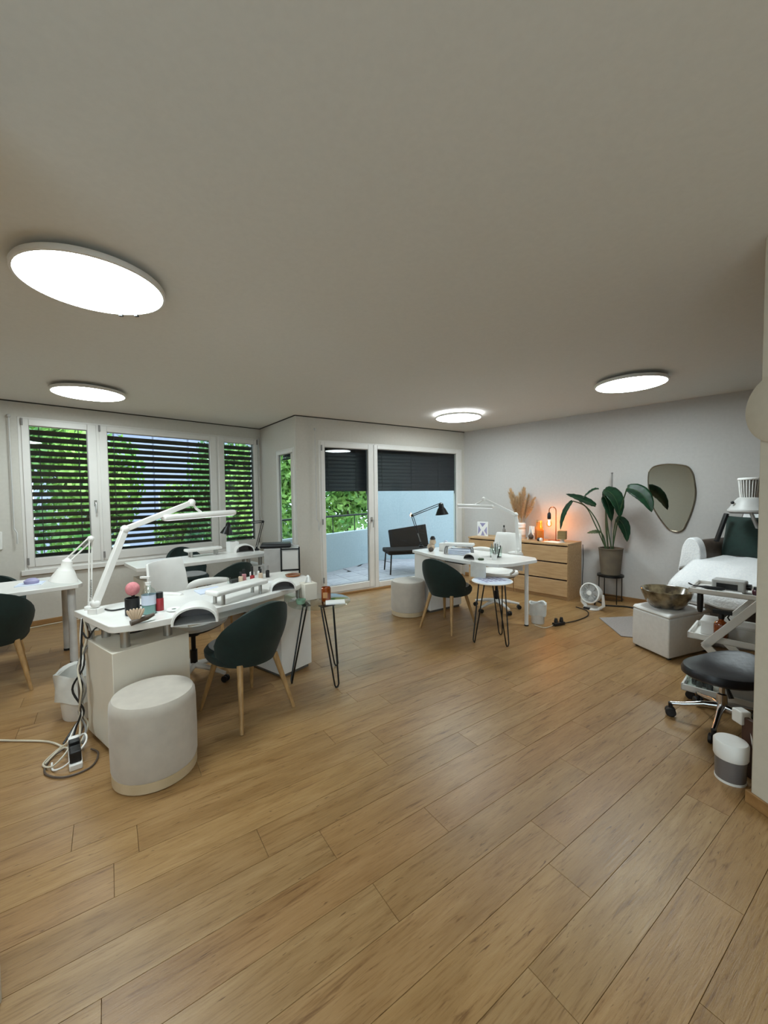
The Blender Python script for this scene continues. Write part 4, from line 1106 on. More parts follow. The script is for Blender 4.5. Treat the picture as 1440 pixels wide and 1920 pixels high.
MB().box(-0.062, 0.062, -0.062, 0.062, 0.0, 0.004).build('floor_plate', BAG, t)
mb = MB()
for k in range(4): mb.lathe([(0.018, 0), (0.02, 0.03), (0.012, 0.045)], 10, (-0.035 + 0.03 * k, 0.02 * (-1) ** k, 0.005))
mb.build('contents', BLACKP, t)
t = thing('storage_box', 'light grey wide box on the bottom tray behind the stool', 'box', on_tr(0.36, -0.05, 0.071), ta)
MB().box(-0.13, 0.15, -0.12, 0.12, 0, 0.12).build('box', LGREY, t, bevel=0.006)
MB().box(-0.135, 0.155, -0.125, 0.125, 0.12, 0.135).build('lid', LGREY, t, bevel=0.004)

# ------------------------------------------------------------------ saddle stool
ST = Vector((2.09, 2.44, 0))
t = thing('saddle_stool', 'black leather rolling stool with chrome star base at the right', 'stool', ST, math.radians(15))
def top(u, v):
    a = 2 * PI * u; r = v
    x = 0.245 * r * math.cos(a); y = 0.20 * r * math.sin(a) * (1 + 0.12 * math.cos(a))
    z = 0.372 + 0.075 * (x / 0.245) ** 2 * (1 if x > 0 else 0.25) - 0.012 * (1 - r ** 2) - 0.022 * max(0, r - 0.8) ** 2 * 25 * 0.5
    return (x, y, z)
rs = []
for r, dz in ((0.55, -0.062), (0.86, -0.058), (0.99, -0.035), (1.0, -0.012), (0.95, 0.006), (0.85, 0.008), (0.5, 0.0), (0.02, 0.0)):
    rs.append([tuple(Vector(top(j / 36, r)) + Vector((0, 0, dz))) for j in range(36)])
MB().rings(rs).build('seat', LEATHB, t)
mb = MB(); mb.lathe([(0.016, 0.15), (0.016, 0.33)], 14); mb.lathe([(0.028, 0.10), (0.028, 0.21), (0.02, 0.215)], 14); mb.build('column', CHROME, t)
mb = MB(); mb.lathe([(0.05, 0.29), (0.06, 0.315), (0.06, 0.325)], 14); mb.tube([(-0.03, 0, 0.305), (-0.05, -0.06, 0.29), (-0.055, -0.09, 0.23)], [0.008, 0.008, 0.014], 8); mb.build('lever', BLACKP, t)
a0 = math.radians(150 - 15)
for k in range(5):
    a = a0 + 2 * PI * k / 5; c, s = math.cos(a), math.sin(a)
    MB().tube([(0.02 * c, 0.02 * s, 0.13), (0.09 * c, 0.09 * s, 0.125), (0.20 * c, 0.20 * s, 0.095), (0.26 * c, 0.26 * s, 0.085)], [0.022, 0.017, 0.013, 0.012], 10).build('spoke', CHROME, t)
    mb = MB(); mb.lathe([(0.012, 0.05), (0.014, 0.09)], 10, (0.26 * c, 0.26 * s, 0))
    for q in (-1, 1):
        mb.lathe([(0.025, -0.01), (0.03, -0.006), (0.03, 0.006), (0.025, 0.01)], 14, m=Matrix.Translation((0.26 * c - q * 0.014 * s, 0.26 * s + q * 0.014 * c, 0.031)) @ Matrix.Rotation(a, 4, 'Z') @ Matrix.Rotation(PI / 2, 4, 'X'))
    mb.build('caster', BLACKP, t)

# white diffuser pot by the wing wall, plug and cable, dark board
t = thing('lidded_pot', 'small grey canister with white lid on the floor by the right wall edge', 'canister', (1.752, 1.985, 0))
MB().lathe([(0.058, 0), (0.062, 0.004), (0.066, 0.125)], 30).build('body', mat('smoky_plastic', '6E6866', 0.3, c2='645E5C', scale=5), t)
MB().lathe([(0.068, 0.118), (0.071, 0.125), (0.072, 0.195), (0.066, 0.203), (0, 0.204)], 30).build('lid', WHITEM, t)
MB().lathe([(0.060, 0.0), (0.064, 0.0), (0.0645, 0.012), (0.06, 0.012)], 30).build('base_band', WHITEM, t)
tag(MB().box(-0.012, 0.012, -0.05, 0.05, 0, 0.30).build('wood_board', mat('dark_brown_wood', '4A2E22', 0.5, c2='3C241A', scale=5, stretch=(6, 6, 1)), loc=(1.862, 1.985, 0.0), rz=0.05, bevel=0.003), 'dark brown board standing behind the right wall edge', 'board')
t = thing('plug_adapter', 'white plug adapter with cable just left of the right wall edge', 'plug', (1.86, 2.05, 0.255))
MB().box(-0.028, 0.028, -0.03, 0.03, -0.0, 0.07).build('plug', WHITEM, t, bevel=0.008, seg=3)
MB().tube(smooth_path([(0.02, -0.02, 0.03), (0.0, -0.05, 0.02), (-0.01, -0.08, -0.08), (0.0, -0.10, -0.18), (-0.015, -0.14, -0.245)], 5), 0.004, 6).build('cable', WHITEM, t)
tag(MB().lathe([(0.14, 0), (0.15, 0.01), (0.15, 0.03), (0.13, 0.04), (0.0, 0.045)], 36, m=Matrix.Rotation(-PI / 2, 4, 'Y')).build('wall_disc', W_NEAR, loc=(1.728, 1.74, 1.83)), 'beige round wall disc at the right photo edge', 'wall decoration')

# ------------------------------------------------------------------ things on desk A
ZA = 0.76
def onA(x, y): return (oA.x + x * math.cos(ua) - y * math.sin(ua), oA.y + x * math.sin(ua) + y * math.cos(ua), ZA)
def wA(x, y): return (x, y, ZA)
def uv_lamp(label, loc, rz, sc=1.0):
    t = thing('nail_lamp', label, 'nail lamp', loc, rz, 'white nail curing lamps')
    t.scale = (sc, sc, sc)
    n = 16
    def ringo(w, h, y): return [(w * math.cos(PI * i / n), y, h * math.sin(PI * i / n) ** 0.8 if 0 < i < n else 0.0) for i in range(n + 1)]
    rs = [ringo(0.118, 0.098, -0.10), ringo(0.122, 0.103, -0.095), ringo(0.122, 0.105, 0.0), ringo(0.105, 0.095, 0.075), ringo(0.06, 0.06, 0.105), ringo(0.02, 0.02, 0.11)]
    inn = [ringo(0.108, 0.088, -0.10), ringo(0.106, 0.086, 0.0), ringo(0.09, 0.075, 0.07)]
    mb = MB(); mb.rings(list(reversed(rs)) + [inn[0]], cap=False, closed=False); mb.build('shell', WHITEM, t)
    mb = MB(); mb.rings(inn, cap=False, closed=False); mb.add(inn[2], [tuple(range(n + 1))]); mb.build('chamber', mat('grey_chamber', '6B625E', 0.4, metal=0.3, c2='5E5652', scale=8), t)
    MB().box(-0.108, 0.108, -0.10, 0.08, 0.0, 0.004).build('hand_plate', LGREY, t)
    return t
uvl = uv_lamp('larger white domed nail lamp on the curved desk, left of the hand rest', wA(-1.105, 2.31), ua - 0.55)
o = dup(uvl, wA(-0.80, 3.07), ua - 0.5, 'white domed nail lamp at the right end of the curved desk'); o.scale = (0.78, 0.78, 0.78)
o = dup(uvl, LW(2.22, 1.14, ZA), aAB - 0.2, 'white domed nail lamp on the desk under the window')
def hand_rest(label, loc, rz, L, H, m, legm, curved=False):
    t = thing('hand_rest', label, 'hand rest', loc, rz, 'raised hand rests')
    MB().box(-L / 2, L / 2, -0.065, 0.065, H - 0.035, H).build('pad', m, t, bevel=0.014, seg=3)
    for sx in (-1, 1):
        mb = MB()
        if curved:
            for y in (-0.045, 0.045): mb.tube(smooth_path([(sx * L * 0.30, y, H - 0.034), (sx * L * 0.42, y, H * 0.6), (sx * L * 0.45, y, 0.0)], 4), 0.009, 8)
        else:
            for y in (-0.04, 0.04): mb.lathe([(0.013, 0), (0.013, H - 0.034)], 12, (sx * L * 0.36, y, 0))
        mb.build('support', legm, t)
    return t
hand_rest('white raised hand rest on steel posts in the middle of the curved desk', wA(-1.03, 2.79), math.radians(62), 0.46, 0.10, WHITE, STEEL)
hand_rest('white raised hand rest on the desk under the window', LW(1.72, 1.12, ZA), aAB, 0.42, 0.10, WHITE, STEEL)
hand_rest('white raised shelf on the left desk above the cut-off chair', LW(-0.42, 1.50, 0.72), aAB, 0.62, 0.10, WHITE, STEEL)
hand_rest('pale hand rest on curved grey legs on the far desk', D_(0.62, 0.22, ZA), ed + 0.55, 0.36, 0.13, WHITE, GREYM, True)

t = thing('brush_cup', 'black cup holding a round pink brush on the curved desk', 'cup', wA(-1.545, 2.42))
MB().lathe([(0.036, 0), (0.040, 0.005), (0.040, 0.105), (0.036, 0.105), (0.034, 0.02)], 24).build('cup', BLACKP, t)
MB().ball((0.005, 0, 0.16), 0.040, 18, 1.05).build('bristles', PINK, t)
mb = MB(); mb.tube([(0.005, 0, 0.125), (0.005, 0, 0.02)], 0.008, 8); mb.tube([(0.02, -0.015, 0.17), (0.015, 0, 0.03)], 0.006, 6); mb.build('handle', BLACKP, t)
t = thing('pump_bottle', 'clear pump bottle with pale blue liquid on the curved desk', 'bottle', wA(-1.455, 2.44))
MB().lathe([(0.037, 0), (0.040, 0.006), (0.040, 0.13), (0.032, 0.15), (0.015, 0.165), (0.014, 0.18)], 24).build('bottle', CLEAR, t)
MB().lathe([(0.036, 0.004), (0.0375, 0.01), (0.0375, 0.055), (0, 0.056)], 24).build('liquid', GREENL, t)
MB().lathe([(0.0404, 0.06), (0.0404, 0.12)], 24, cap=False).build('paper_label', PALEB, t)
mb = MB(); mb.lathe([(0.016, 0.178), (0.016, 0.195), (0.006, 0.196), (0.006, 0.222)], 12); mb.box(-0.045, 0.012, -0.009, 0.009, 0.22, 0.232); mb.build('pump', WHITEM, t)
t = thing('spray_can', 'small red bottle with black cap beside the clear pump bottle', 'bottle', wA(-1.405, 2.47))
MB().lathe([(0.020, 0), (0.022, 0.004), (0.022, 0.085), (0.018, 0.092)], 18).build('bottle', RED, t)
MB().lathe([(0.0195, 0.09), (0.0195, 0.125), (0, 0.127)], 16).build('cap', BLACKP, t)
MB().lathe([(0.0225, 0.0), (0.0225, 0.012)], 18, cap=False).build('band', PAPER, t)
t = thing('tip_display', 'fan of sample nail tips in a dark holder, front of curved desk', 'nail display', wA(-1.405, 2.235), math.radians(30))
MB().tube([(-0.03, -0.01, 0.012), (0.05, 0.02, 0.025), (0.085, 0.035, 0.035)], [0.016, 0.015, 0.010], 10).build('holder', BROWNL, t)
for k in range(6):
    a = -0.5 + 0.2 * k
    MB().lathe([(0.004, 0.0), (0.008, 0.02), (0.009, 0.055), (0.005, 0.07), (0, 0.073)], 8, m=Matrix.Translation((-0.015 + 0.004 * k, 0, 0.02)) @ Matrix.Rotation(a * 0.9, 4, 'Y')).build('nail_tip', BEIGEB, t)
G = 'small bottles clustered at the back of the curved desk'
cl_ = [(0.44, 0.17, 0.016, 0.07, BEIGEB, 'beige polish bottle, leftmost of the cluster behind the hand rest'),
       (0.49, 0.20, 0.016, 0.08, PINKB, 'pink polish bottle in the cluster behind the hand rest'),
       (0.53, 0.14, 0.016, 0.065, RED, 'red polish bottle in front of the cluster'),
       (0.57, 0.20, 0.017, 0.09, PAPER, 'white polish bottle in the middle of the cluster'),
       (0.62, 0.15, 0.015, 0.07, BEIGEB, 'beige polish bottle right of the red one'),
       (0.66, 0.22, 0.016, 0.075, PAPER, 'white polish bottle beside the black one in the cluster'),
       (0.70, 0.16, 0.014, 0.085, BLACKP, 'black polish bottle, rightmost of the cluster')]
for x, y, r, h, m, lb in cl_:
    t = thing('polish_bottle', lb, 'bottle', onA(x - 0.14, y + 0.02), 0, G)
    r, h = r * 1.2, h * 1.25
    MB().lathe([(r * 0.92, 0), (r, 0.003), (r, h * 0.55), (r * 0.5, h * 0.62)], 14).build('bottle', m, t)
    MB().lathe([(r * 0.5, h * 0.6), (r * 0.55, h), (0, h * 1.01)], 12).build('cap', BLACKP if m is not BLACKP else GREYM, t)
t = thing('clear_box', 'small clear box with dark contents behind the hand rest', 'box', onA(0.26, 0.22), ua)
MB().box(-0.05, 0.05, -0.03, 0.03, 0, 0.05).build('box', CLEAR, t, bevel=0.002)
MB().box(-0.035, 0.03, -0.02, 0.02, 0.004, 0.03).build('contents', BLACKP, t)
t = thing('copper_dish', 'flat copper coloured dish at the right end of the curved desk', 'dish', onA(0.72, 0.03))
MB().lathe([(0.045, 0), (0.065, 0.006), (0.07, 0.016), (0.064, 0.016), (0.04, 0.006), (0, 0.005)], 26).build('dish', COPPER, t)
t = thing('ring_dish', 'small white ring with green centre beside the red bottle', 'dish', wA(-1.335, 2.50))
MB().lathe([(0.03, 0), (0.042, 0.006), (0.04, 0.014), (0.028, 0.012), (0.0, 0.010)], 24).build('ring', PAPER, t)
MB().lathe([(0.018, 0.0105), (0.0, 0.0125)], 18).build('centre', STEM, t)
tag(MB().prism([(-0.10, -0.07), (0.08, -0.09), (0.11, 0.06), (-0.07, 0.08)], 0, 0.01).build('hand_towel', PALEB, loc=onA(-0.02, 0.13), rz=ua, bevel=0.003), 'pale blue folded towel behind the larger nail lamp', 'towel')
tag(MB().prism([(-0.09, -0.05), (0.09, -0.06), (0.10, 0.05), (-0.08, 0.06)], 0, 0.008).build('hand_towel', TOWEL, loc=onA(0.50, -0.05), rz=ua, bevel=0.003), 'white folded towel between hand rest and right nail lamp', 'towel')
# lying white cables on the left end of desk A
tag(MB().tube(smooth_path([(-1.79, 2.53, ZA + 0.006), (-1.72, 2.50, ZA + 0.006), (-1.66, 2.56, ZA + 0.006), (-1.60, 2.62, ZA + 0.006), (-1.56, 2.60, ZA + 0.006)], 6), 0.005, 6).build('desk_cable', BLACKP), 'dark cable lying on the left end of the curved desk', 'cable')

# hairpin table A
HA = (-0.53, 3.19, 0.60)
t = thing('tissue_box', 'cream cube tissue box on the glass hairpin table', 'tissue box', (-0.628, 3.25, 0.63), math.radians(35))
MB().box(-0.055, 0.055, -0.055, 0.055, 0, 0.135).build('box', CREAM, t, bevel=0.004)
def tis(u, v): return ((u - 0.5) * 0.06 * (1 - 0.5 * v), 0.012 * math.sin(u * 7), 0.133 + 0.065 * v * (1 - 0.5 * abs(u - 0.45)))
MB().grid(tis, 8, 4).build('tissue', PAPER, t, solid=0.003)
t = thing('amber_candle', 'amber glass candle jar on the glass hairpin table', 'candle', (-0.475, 3.185, 0.63))
MB().lathe([(0.036, 0), (0.039, 0.006), (0.039, 0.105), (0.035, 0.11), (0.034, 0.10)], 24).build('jar', AMBER, t)
MB().box(-0.018, 0.018, -0.0405, -0.0385, 0.03, 0.075).build('paper_label', mat('kraft_label', 'B98A5A', 0.7, c2='AC7D4E', scale=5), t)
tag(MB().prism([(-0.075, -0.05), (0.075, -0.055), (0.08, 0.05), (-0.07, 0.055)], 0, 0.012).build('card_stack', PAPER, loc=(-0.395, 3.115, 0.63), rz=0.2, bevel=0.002), 'stack of white cards on the glass hairpin table', 'cards')
t = thing('glass_dish', 'small greenish glass dish on the left of the glass hairpin table', 'dish', (-0.66, 3.10, 0.63))
MB().lathe([(0.028, 0), (0.034, 0.005), (0.04, 0.035), (0.036, 0.035), (0.028, 0.008), (0, 0.006)], 20).build('dish', mat('green_glass', '7FA58C', 0.1, c2='8DB39A', scale=4), t)
# hairpin table D prints
t = thing('colour_chart', 'sheet of pale blue and lilac prints on the round hairpin table', 'paper', (1.07, 3.96, 0.61), 0.3)
MB().lathe([(0.185, 0), (0.185, 0.002), (0, 0.0022)], 36).build('sheet', PALEB, t)
mb = MB()
for k in range(5):
    for j in range(3):
        x, y = -0.11 + 0.05 * k, -0.07 + 0.06 * j
        mb.box(x, x + 0.03, y, y + 0.04, 0.0022, 0.0032)
mb.build('print', LILAC, t)

# ------------------------------------------------------------------ desk B / C clutter
t = thing('tissue_box', 'white tissue box at the back of the desk under the window', 'tissue box', LW(2.12, 1.04, ZA), aAB)
MB().box(-0.06, 0.06, -0.06, 0.06, 0, 0.13).build('box', PAPER, t, bevel=0.004)
MB().lathe([(0.035, 0.13), (0.03, 0.132), (0, 0.133)], 16).build('opening', GREYM, t)
tb = V3(-1.275, 4.985, 0)
t = thing('drawer_trolley', 'white drawer unit with black frame in the window corner', 'drawer unit', tb, math.radians(12))
MB().box(-0.21, 0.20, -0.18, 0.20, 0.06, 0.84).build('body', LGREY, t, bevel=0.003)
for k in range(3):
    z = 0.10 + k * 0.245
    MB().box(0.0, 0.19, -0.195, -0.18, z, z + 0.225).build('drawer', PAPER, t, bevel=0.003)
mb = MB()
for x in (-0.012, 0.202): mb.box(x - 0.008, x + 0.008, -0.20, -0.185, 0.05, 0.86)
for z in (0.085, 0.33, 0.575, 0.83): mb.box(-0.012, 0.202, -0.20, -0.185, z, z + 0.014)
mb.build('frame', BLACKM, t)
for x in (-0.18, 0.18):
    for y in (-0.15, 0.17): MB().lathe([(0.025, -0.01), (0.025, 0.01)], 12, m=Matrix.Translation((x, y, 0.028)) @ Matrix.Rotation(PI / 2, 4, 'X')).build('caster', BLACKP, t)
t = thing('black_case', 'long flat black case lying on the white drawer unit', 'case', tb + V3(-0.02, 0.0, 0.84), math.radians(14))
mb = MB(); mb.rings([[(x, y * 0.9, 0.0) for x, y in ((-0.24, -0.11), (0.11, -0.11), (0.11, 0.11), (-0.24, 0.11))], [(x, y, 0.02) for x, y in ((-0.25, -0.12), (0.12, -0.12), (0.12, 0.12), (-0.25, 0.12))], [(x, y, 0.055) for x, y in ((-0.23, -0.11), (0.12, -0.11), (0.12, 0.11), (-0.23, 0.11))]])
mb.build('case', BLACKP, t, bevel=0.008); MB().box(0.12, 0.155, -0.03, 0.03, 0.015, 0.04).build('handle', LGREY, t, bevel=0.006)
t = thing('paper_sheet', 'lilac tinted papers on the left desk by the white cone lamp', 'papers', LW(0.10, 1.42, 0.72), aAB)
MB().prism([(-0.1, -0.08), (0.08, -0.10), (0.12, 0.06), (-0.06, 0.09)], 0, 0.006).build('sheet', PALEB, t)
MB().lathe([(0.05, 0.006), (0.055, 0.03), (0.03, 0.05), (0, 0.052)], 18, (0.02, 0, 0)).build('crumpled_cloth', LILAC, t)
# bottle holder pad on desk C
tag(MB().box(-0.06, 0.06, -0.04, 0.04, 0, 0.012).build('desk_pad', PAPER, loc=LW(-0.15, 1.62, 0.72), rz=aAB, bevel=0.003), 'flat white pad near the front edge of the left desk', 'pad')

# ------------------------------------------------------------------ desk D clutter
t = thing('figurine', 'beige and brown rounded figurine with black top, left end of far desk', 'figurine', D_(0.22, 0.13, ZA), ed)
mb = MB(); mb.ball((0, 0, 0.05), 0.05, 16, 1.0); mb.ball((0.02, 0.01, 0.115), 0.042, 16, 1.0); mb.ball((0.05, -0.02, 0.06), 0.028, 12); mb.build('body', BEIGEB, t)
MB().lathe([(0.03, 0.145), (0.036, 0.155), (0.02, 0.185), (0, 0.19)], 16, (0.02, 0.01, 0)).build('cap', BLACKP, t)
MB().ball((0.055, -0.05, 0.028), 0.034, 14, 0.8).build('foot', BROWNL, t)
t = thing('white_box', 'white tilted tissue carton on the far desk beside the figurine', 'box', D_(0.34, 0.27, ZA), ed + 0.3)
MB().box(-0.07, 0.07, -0.05, 0.05, 0, 0.10).build('box', PAPER, t, bevel=0.004)
MB().lathe([(0.03, 0.1), (0.02, 0.13), (0, 0.135)], 14).build('tissue', PALEB, t)
o = dup(uvl, D_(0.98, 0.06, ZA), ed + 0.2, 'white domed nail lamp at the front edge of the far desk'); o.scale = (0.62, 0.62, 0.62)
t = thing('towel_roll', 'towel stack coloured as if lit aqua, under the hand rest of the far desk', 'towel', D_(0.66, 0.20, ZA), ed + 0.5)
for k in range(3): MB().box(-0.13, 0.13, -0.07, 0.07, 0.022 * k, 0.022 * k + 0.02).build('fold', PALEB, t, bevel=0.008, seg=3)  # pale blue folds stand in for aqua light on white towels
t = thing('brush_pot', 'clear pot of dark brushes on the far desk', 'brush pot', D_(1.06, 0.36, ZA), ed)
MB().lathe([(0.062, 0), (0.065, 0.004), (0.065, 0.12)], 24, cap=False).build('pot', CLEAR, t, solid=0.003)
MB().lathe([(0.063, 0.002), (0.0, 0.004)], 24).build('pot_floor', BLACKP, t)
for k in range(14):
    a = 2.4 * k; r = 0.012 + 0.035 * (k % 4) / 4
    MB().tube([(r * math.cos(a) * 0.7, r * math.sin(a) * 0.7, 0.006), (r * 1.35 * math.cos(a), r * 1.35 * math.sin(a), 0.13 + 0.02 * (k % 3))], 0.006, 6).build('brush', (BLACKP, GREYM, PAPER)[k % 3], t)
t = thing('white_cup', 'small white cup right of the brush pot on the far desk', 'cup', D_(1.17, 0.20, ZA), ed)
MB().lathe([(0.026, 0), (0.034, 0.06), (0.031, 0.06), (0.024, 0.006), (0, 0.005)], 20).build('cup', PAPER, t)
mb = MB(); mb.tube([(0, 0, 0.008), (0.02, 0.01, 0.10)], 0.005, 6); mb.tube([(0, 0, 0.008), (-0.015, 0.012, 0.09)], 0.004, 6); mb.build('file', GREYM, t)
t = thing('clear_holder', 'clear hanging pouch at the front corner of the far desk', 'pouch', D_(1.20, -0.085, 0.60), ed)
MB().box(-0.10, 0.10, -0.008, 0.008, 0, 0.165).build('pouch', BAG, t, bevel=0.003)
MB().box(-0.07, 0.06, -0.003, 0.003, 0.01, 0.10).build('contents', PAPER, t)
tag(MB().lathe([(0.03, 0), (0.034, 0.008), (0.03, 0.018), (0, 0.02)], 20).build('green_pad', STEM, loc=D_(1.10, 0.07, ZA)), 'small dark green round pad at the front of the far desk', 'pad')

# ------------------------------------------------------------------ bins, cables, power strips
def bagged_bin(label, loc, R, H, rz=0):
    t = thing('waste_bin', label, 'bin', loc, rz)
    MB().lathe([(R * 0.80, 0), (R * 0.82, 0.004), (R, H), (R * 0.98, H), (R * 0.80, 0.01), (0, 0.01)], 28).build('bin', WHITEM, t)
    n = 28; rs = []
    for k, z in enumerate((H * 0.45, H * 0.75, H * 1.0, H * 1.05, H * 1.0, H * 0.6)):
        rs.append([((R * (1.10 + 0.04 * math.sin(5 * j + k * 2)) if k < 4 else R * 0.93) * math.cos(2 * PI * j / n), (R * (1.10 + 0.04 * math.sin(5 * j + k * 2)) if k < 4 else R * 0.93) * math.sin(2 * PI * j / n), z + 0.012 * math.sin(7 * j)) for j in range(n)])
    MB().rings(rs, cap=False).build('liner', BAG, t)
    return t
bagged_bin('small white bin with clear liner under the right corner of the far desk', (1.735, 4.50, 0), 0.085, 0.22)
bagged_bin('pale bin with clear liner behind the left pedestal of the curved desk', (-2.09, 2.69, 0), 0.13, 0.30)
def cable(label, pts, r, m, name='cable'):
    return tag(MB().tube(smooth_path(pts, 6), r, 6).build(name, m), label, 'cable')
for i, (dx, m, lb) in enumerate(((0.0, BLACKP, 'black cable hanging from the lamp clamp of the curved desk'), (0.022, CABLEW, 'pale cable twisted beside the black one at the curved desk'), (-0.02, WHITEM, 'white cable hanging nearest the bin at the curved desk'), (0.04, GREYM, 'grey cable hanging closest to the desk pedestal'), (-0.035, BLACKP, 'second black cable, leftmost of the hanging bundle'), (0.012, BROWNL, 'brown cable in the middle of the hanging bundle'), (0.03, CABLEW, 'second pale cable, right in the hanging bundle'))):
    cable(lb, [(-1.855 + dx * 0.3, 2.425, 0.74), (-1.85 + dx, 2.40 + 0.01 * i, 0.62), (-1.84 - dx * 0.5, 2.375, 0.47), (-1.835 + dx, 2.37 - 0.008 * i, 0.34), (-1.83 - dx * 0.4, 2.35, 0.20), (-1.85 + dx, 2.32 + 0.01 * i, 0.10), (-1.83 + dx * 1.5, 2.27, 0.05)], 0.006, m)
cable('dark cable looping in the gap under the curved desk top', [(-1.84, 2.40, 0.66), (-1.78, 2.36, 0.64), (-1.73, 2.37, 0.70), (-1.68, 2.44, 0.64), (-1.58, 2.48, 0.63), (-1.5, 2.55, 0.64)], 0.005, BLACKP)
t = thing('power_strip', 'power strip full of black plugs on the floor below the curved desk', 'power strip', (-1.77, 2.21, 0), math.radians(-50))
MB().box(-0.13, 0.13, -0.03, 0.03, 0, 0.035).build('strip', WHITEM, t, bevel=0.006)
for k in range(4):
    MB().box(-0.11 + 0.06 * k, -0.065 + 0.06 * k, -0.026, 0.026, 0.035, 0.085 + 0.012 * (k % 2)).build('plug', BLACKP if k else WHITEM, t, bevel=0.006)
cable('brown cable loop on the floor around the power strip', [(-1.86, 2.30, 0.03), (-1.90, 2.20, 0.008), (-1.83, 2.08, 0.008), (-1.70, 2.05, 0.008), (-1.62, 2.13, 0.008), (-1.66, 2.24, 0.01), (-1.73, 2.28, 0.012)], 0.005, BROWNL)
cable('small white cable loop lying over the power strip plugs', [(-1.83, 2.26, 0.06), (-1.76, 2.27, 0.11), (-1.70, 2.20, 0.10), (-1.73, 2.11, 0.04), (-1.80, 2.10, 0.01), (-1.86, 2.16, 0.01)], 0.005, WHITEM)
cable('white cable coil beside the power strip', [(-1.85, 2.27, 0.06), (-1.91, 2.25, 0.02), (-1.90, 2.15, 0.01), (-1.82, 2.12, 0.02), (-1.80, 2.20, 0.06), (-1.86, 2.22, 0.05), (-1.88, 2.14, 0.02)], 0.005, CABLEW)
cable('pale cable lying straight across the floor to the left photo edge', [(-1.88, 2.28, 0.012), (-2.05, 2.36, 0.008), (-2.35, 2.38, 0.008), (-2.8, 2.42, 0.008)], 0.006, CABLEW)
cable('pale cable along the skirting under the wide window', [LW(0.05, 0.1, 0.006), LW(0.4, 0.07, 0.006), LW(0.8, 0.10, 0.006), LW(1.3, 0.06, 0.006)], 0.006, CABLEW)
t = thing('plug_cluster', 'black plugs of an extension lead on the floor near the far bin', 'extension lead', (1.93, 4.40, 0), 0.4)
MB().box(-0.075, 0.075, -0.025, 0.025, 0, 0.035).build('socket', BLACKP, t, bevel=0.006)
for k in range(2): MB().lathe([(0.02, 0.035), (0.022, 0.05), (0.014, 0.085)], 12, (-0.04 + 0.08 * k, 0, 0)).build('plug', BLACKP, t)
cable('black cable curving from the plugs to the oak chest', [(2.01, 4.43, 0.012), (2.22, 4.55, 0.008), (2.42, 4.72, 0.008), (2.50, 4.92, 0.008), (2.45, 5.08, 0.008)], 0.006, BLACKP)
cable('white cable from the far bin to the black plugs', [(1.66, 4.40, 0.008), (1.72, 4.30, 0.008), (1.80, 4.33, 0.008), (1.86, 4.38, 0.012)], 0.004, CABLEW)
cable('black cable bundle on the floor behind the fan', [(2.74, 5.18, 0.01), (2.80, 5.25, 0.03), (2.86, 5.22, 0.015), (2.83, 5.14, 0.01), (2.92, 5.10, 0.01), (3.1, 5.04, 0.008), (3.25, 4.82, 0.008)], 0.010, BLACKP)
cable('dark cable running down the side of the oak chest', [RW(2.10, 0.14, 0.74), RW(2.105, 0.13, 0.5), RW(2.10, 0.15, 0.25), RW(2.11, 0.16, 0.01)], 0.005, BLACKP)

# ------------------------------------------------------------------ balcony
pb0, pb1 = V3(-1.80, 6.62, 0), V3(-0.12, 9.02, 0)
bal = [B + V3(0.1, 0.1, 0), pb0, pb1, V3(3.4, 9.9, 0), along(D, aCD, 0.6, -0.25)]
slab = MB(); slab.prism([(p.x, p.y) for p in (V3(-1.95, 6.70, 0), pb1 + V3(-0.2, 0.1, 0), V3(3.6, 10.2, 0), along(D, aCD, 0.9, -0.24), BW(0.05, -0.225), along(B, aBC, 1.30, -0.165), along(B, aBC, 0.06, -0.165))], -0.2, 0.006)
slab = struct(slab.build('balcony_floor', TILE))
dirb = Vector((math.cos(aCD), math.sin(aCD), 0)); nb = Vector((-math.sin(aCD), math.cos(aCD), 0))
tile0 = None
for i in range(-4, 9):
    for j in range(0, 8):
        c = C + dirb * (0.2 + 0.40 * i) + nb * (0.44 + 0.40 * j)
        side = (pb1.x - pb0.x) * (c.y - pb0.y) - (pb1.y - pb0.y) * (c.x - pb0.x)
        if side > -0.22 * (pb1 - pb0).length: continue
        if c.y > 8.95 + 0.2 * c.x: continue
        ds = (c - B).x * math.cos(aBC + PI / 2) + (c - B).y * math.sin(aBC + PI / 2)
        if ds < 0.46: continue
        if tile0 is None:
            tile0 = MB().box(-0.197, 0.197, -0.197, 0.197, 0.006, 0.02).build('tile', TILE, slab, bevel=0.003); o = tile0
        else:
            o = tile0.copy(); COL.objects.link(o)
        o.location = (c.x, c.y, 0); o.rotation_euler = (0, 0, aCD)
w = MB(); d_ = (pb1 - pb0).normalized(); nn = Vector((-d_.y, d_.x, 0)) * 0.12
w.prism([(p.x, p.y) for p in (pb0, pb1, pb1 + nn, pb0 + nn)], -0.3, 0.74); w = struct(w.build('balcony_parapet', BALCW, bevel=0.01))
t = thing('balcony_railing', 'dark handrail on thin posts above the balcony parapet', 'railing', pb0)
MB().tube([nn * 0.5 + Vector((0, 0, 1.07)), (pb1 - pb0) + nn * 0.5 + Vector((0, 0, 1.07))], 0.018, 10).build('handrail', BLACKM, t)
for k in range(5):
    q = (pb1 - pb0) * (0.04 + 0.23 * k) + nn * 0.5
    MB().tube([q + Vector((0, 0, 0.74)), q + Vector((0, 0, 1.07))], 0.010, 8).build('post', BLACKM, t)
w = MB(); w.prism([(-0.22, 8.98), (3.6, 9.75), (3.6, 9.95), (-0.26, 9.2)], -0.3, 3.2); struct(w.build('balcony_wall', BALCW))
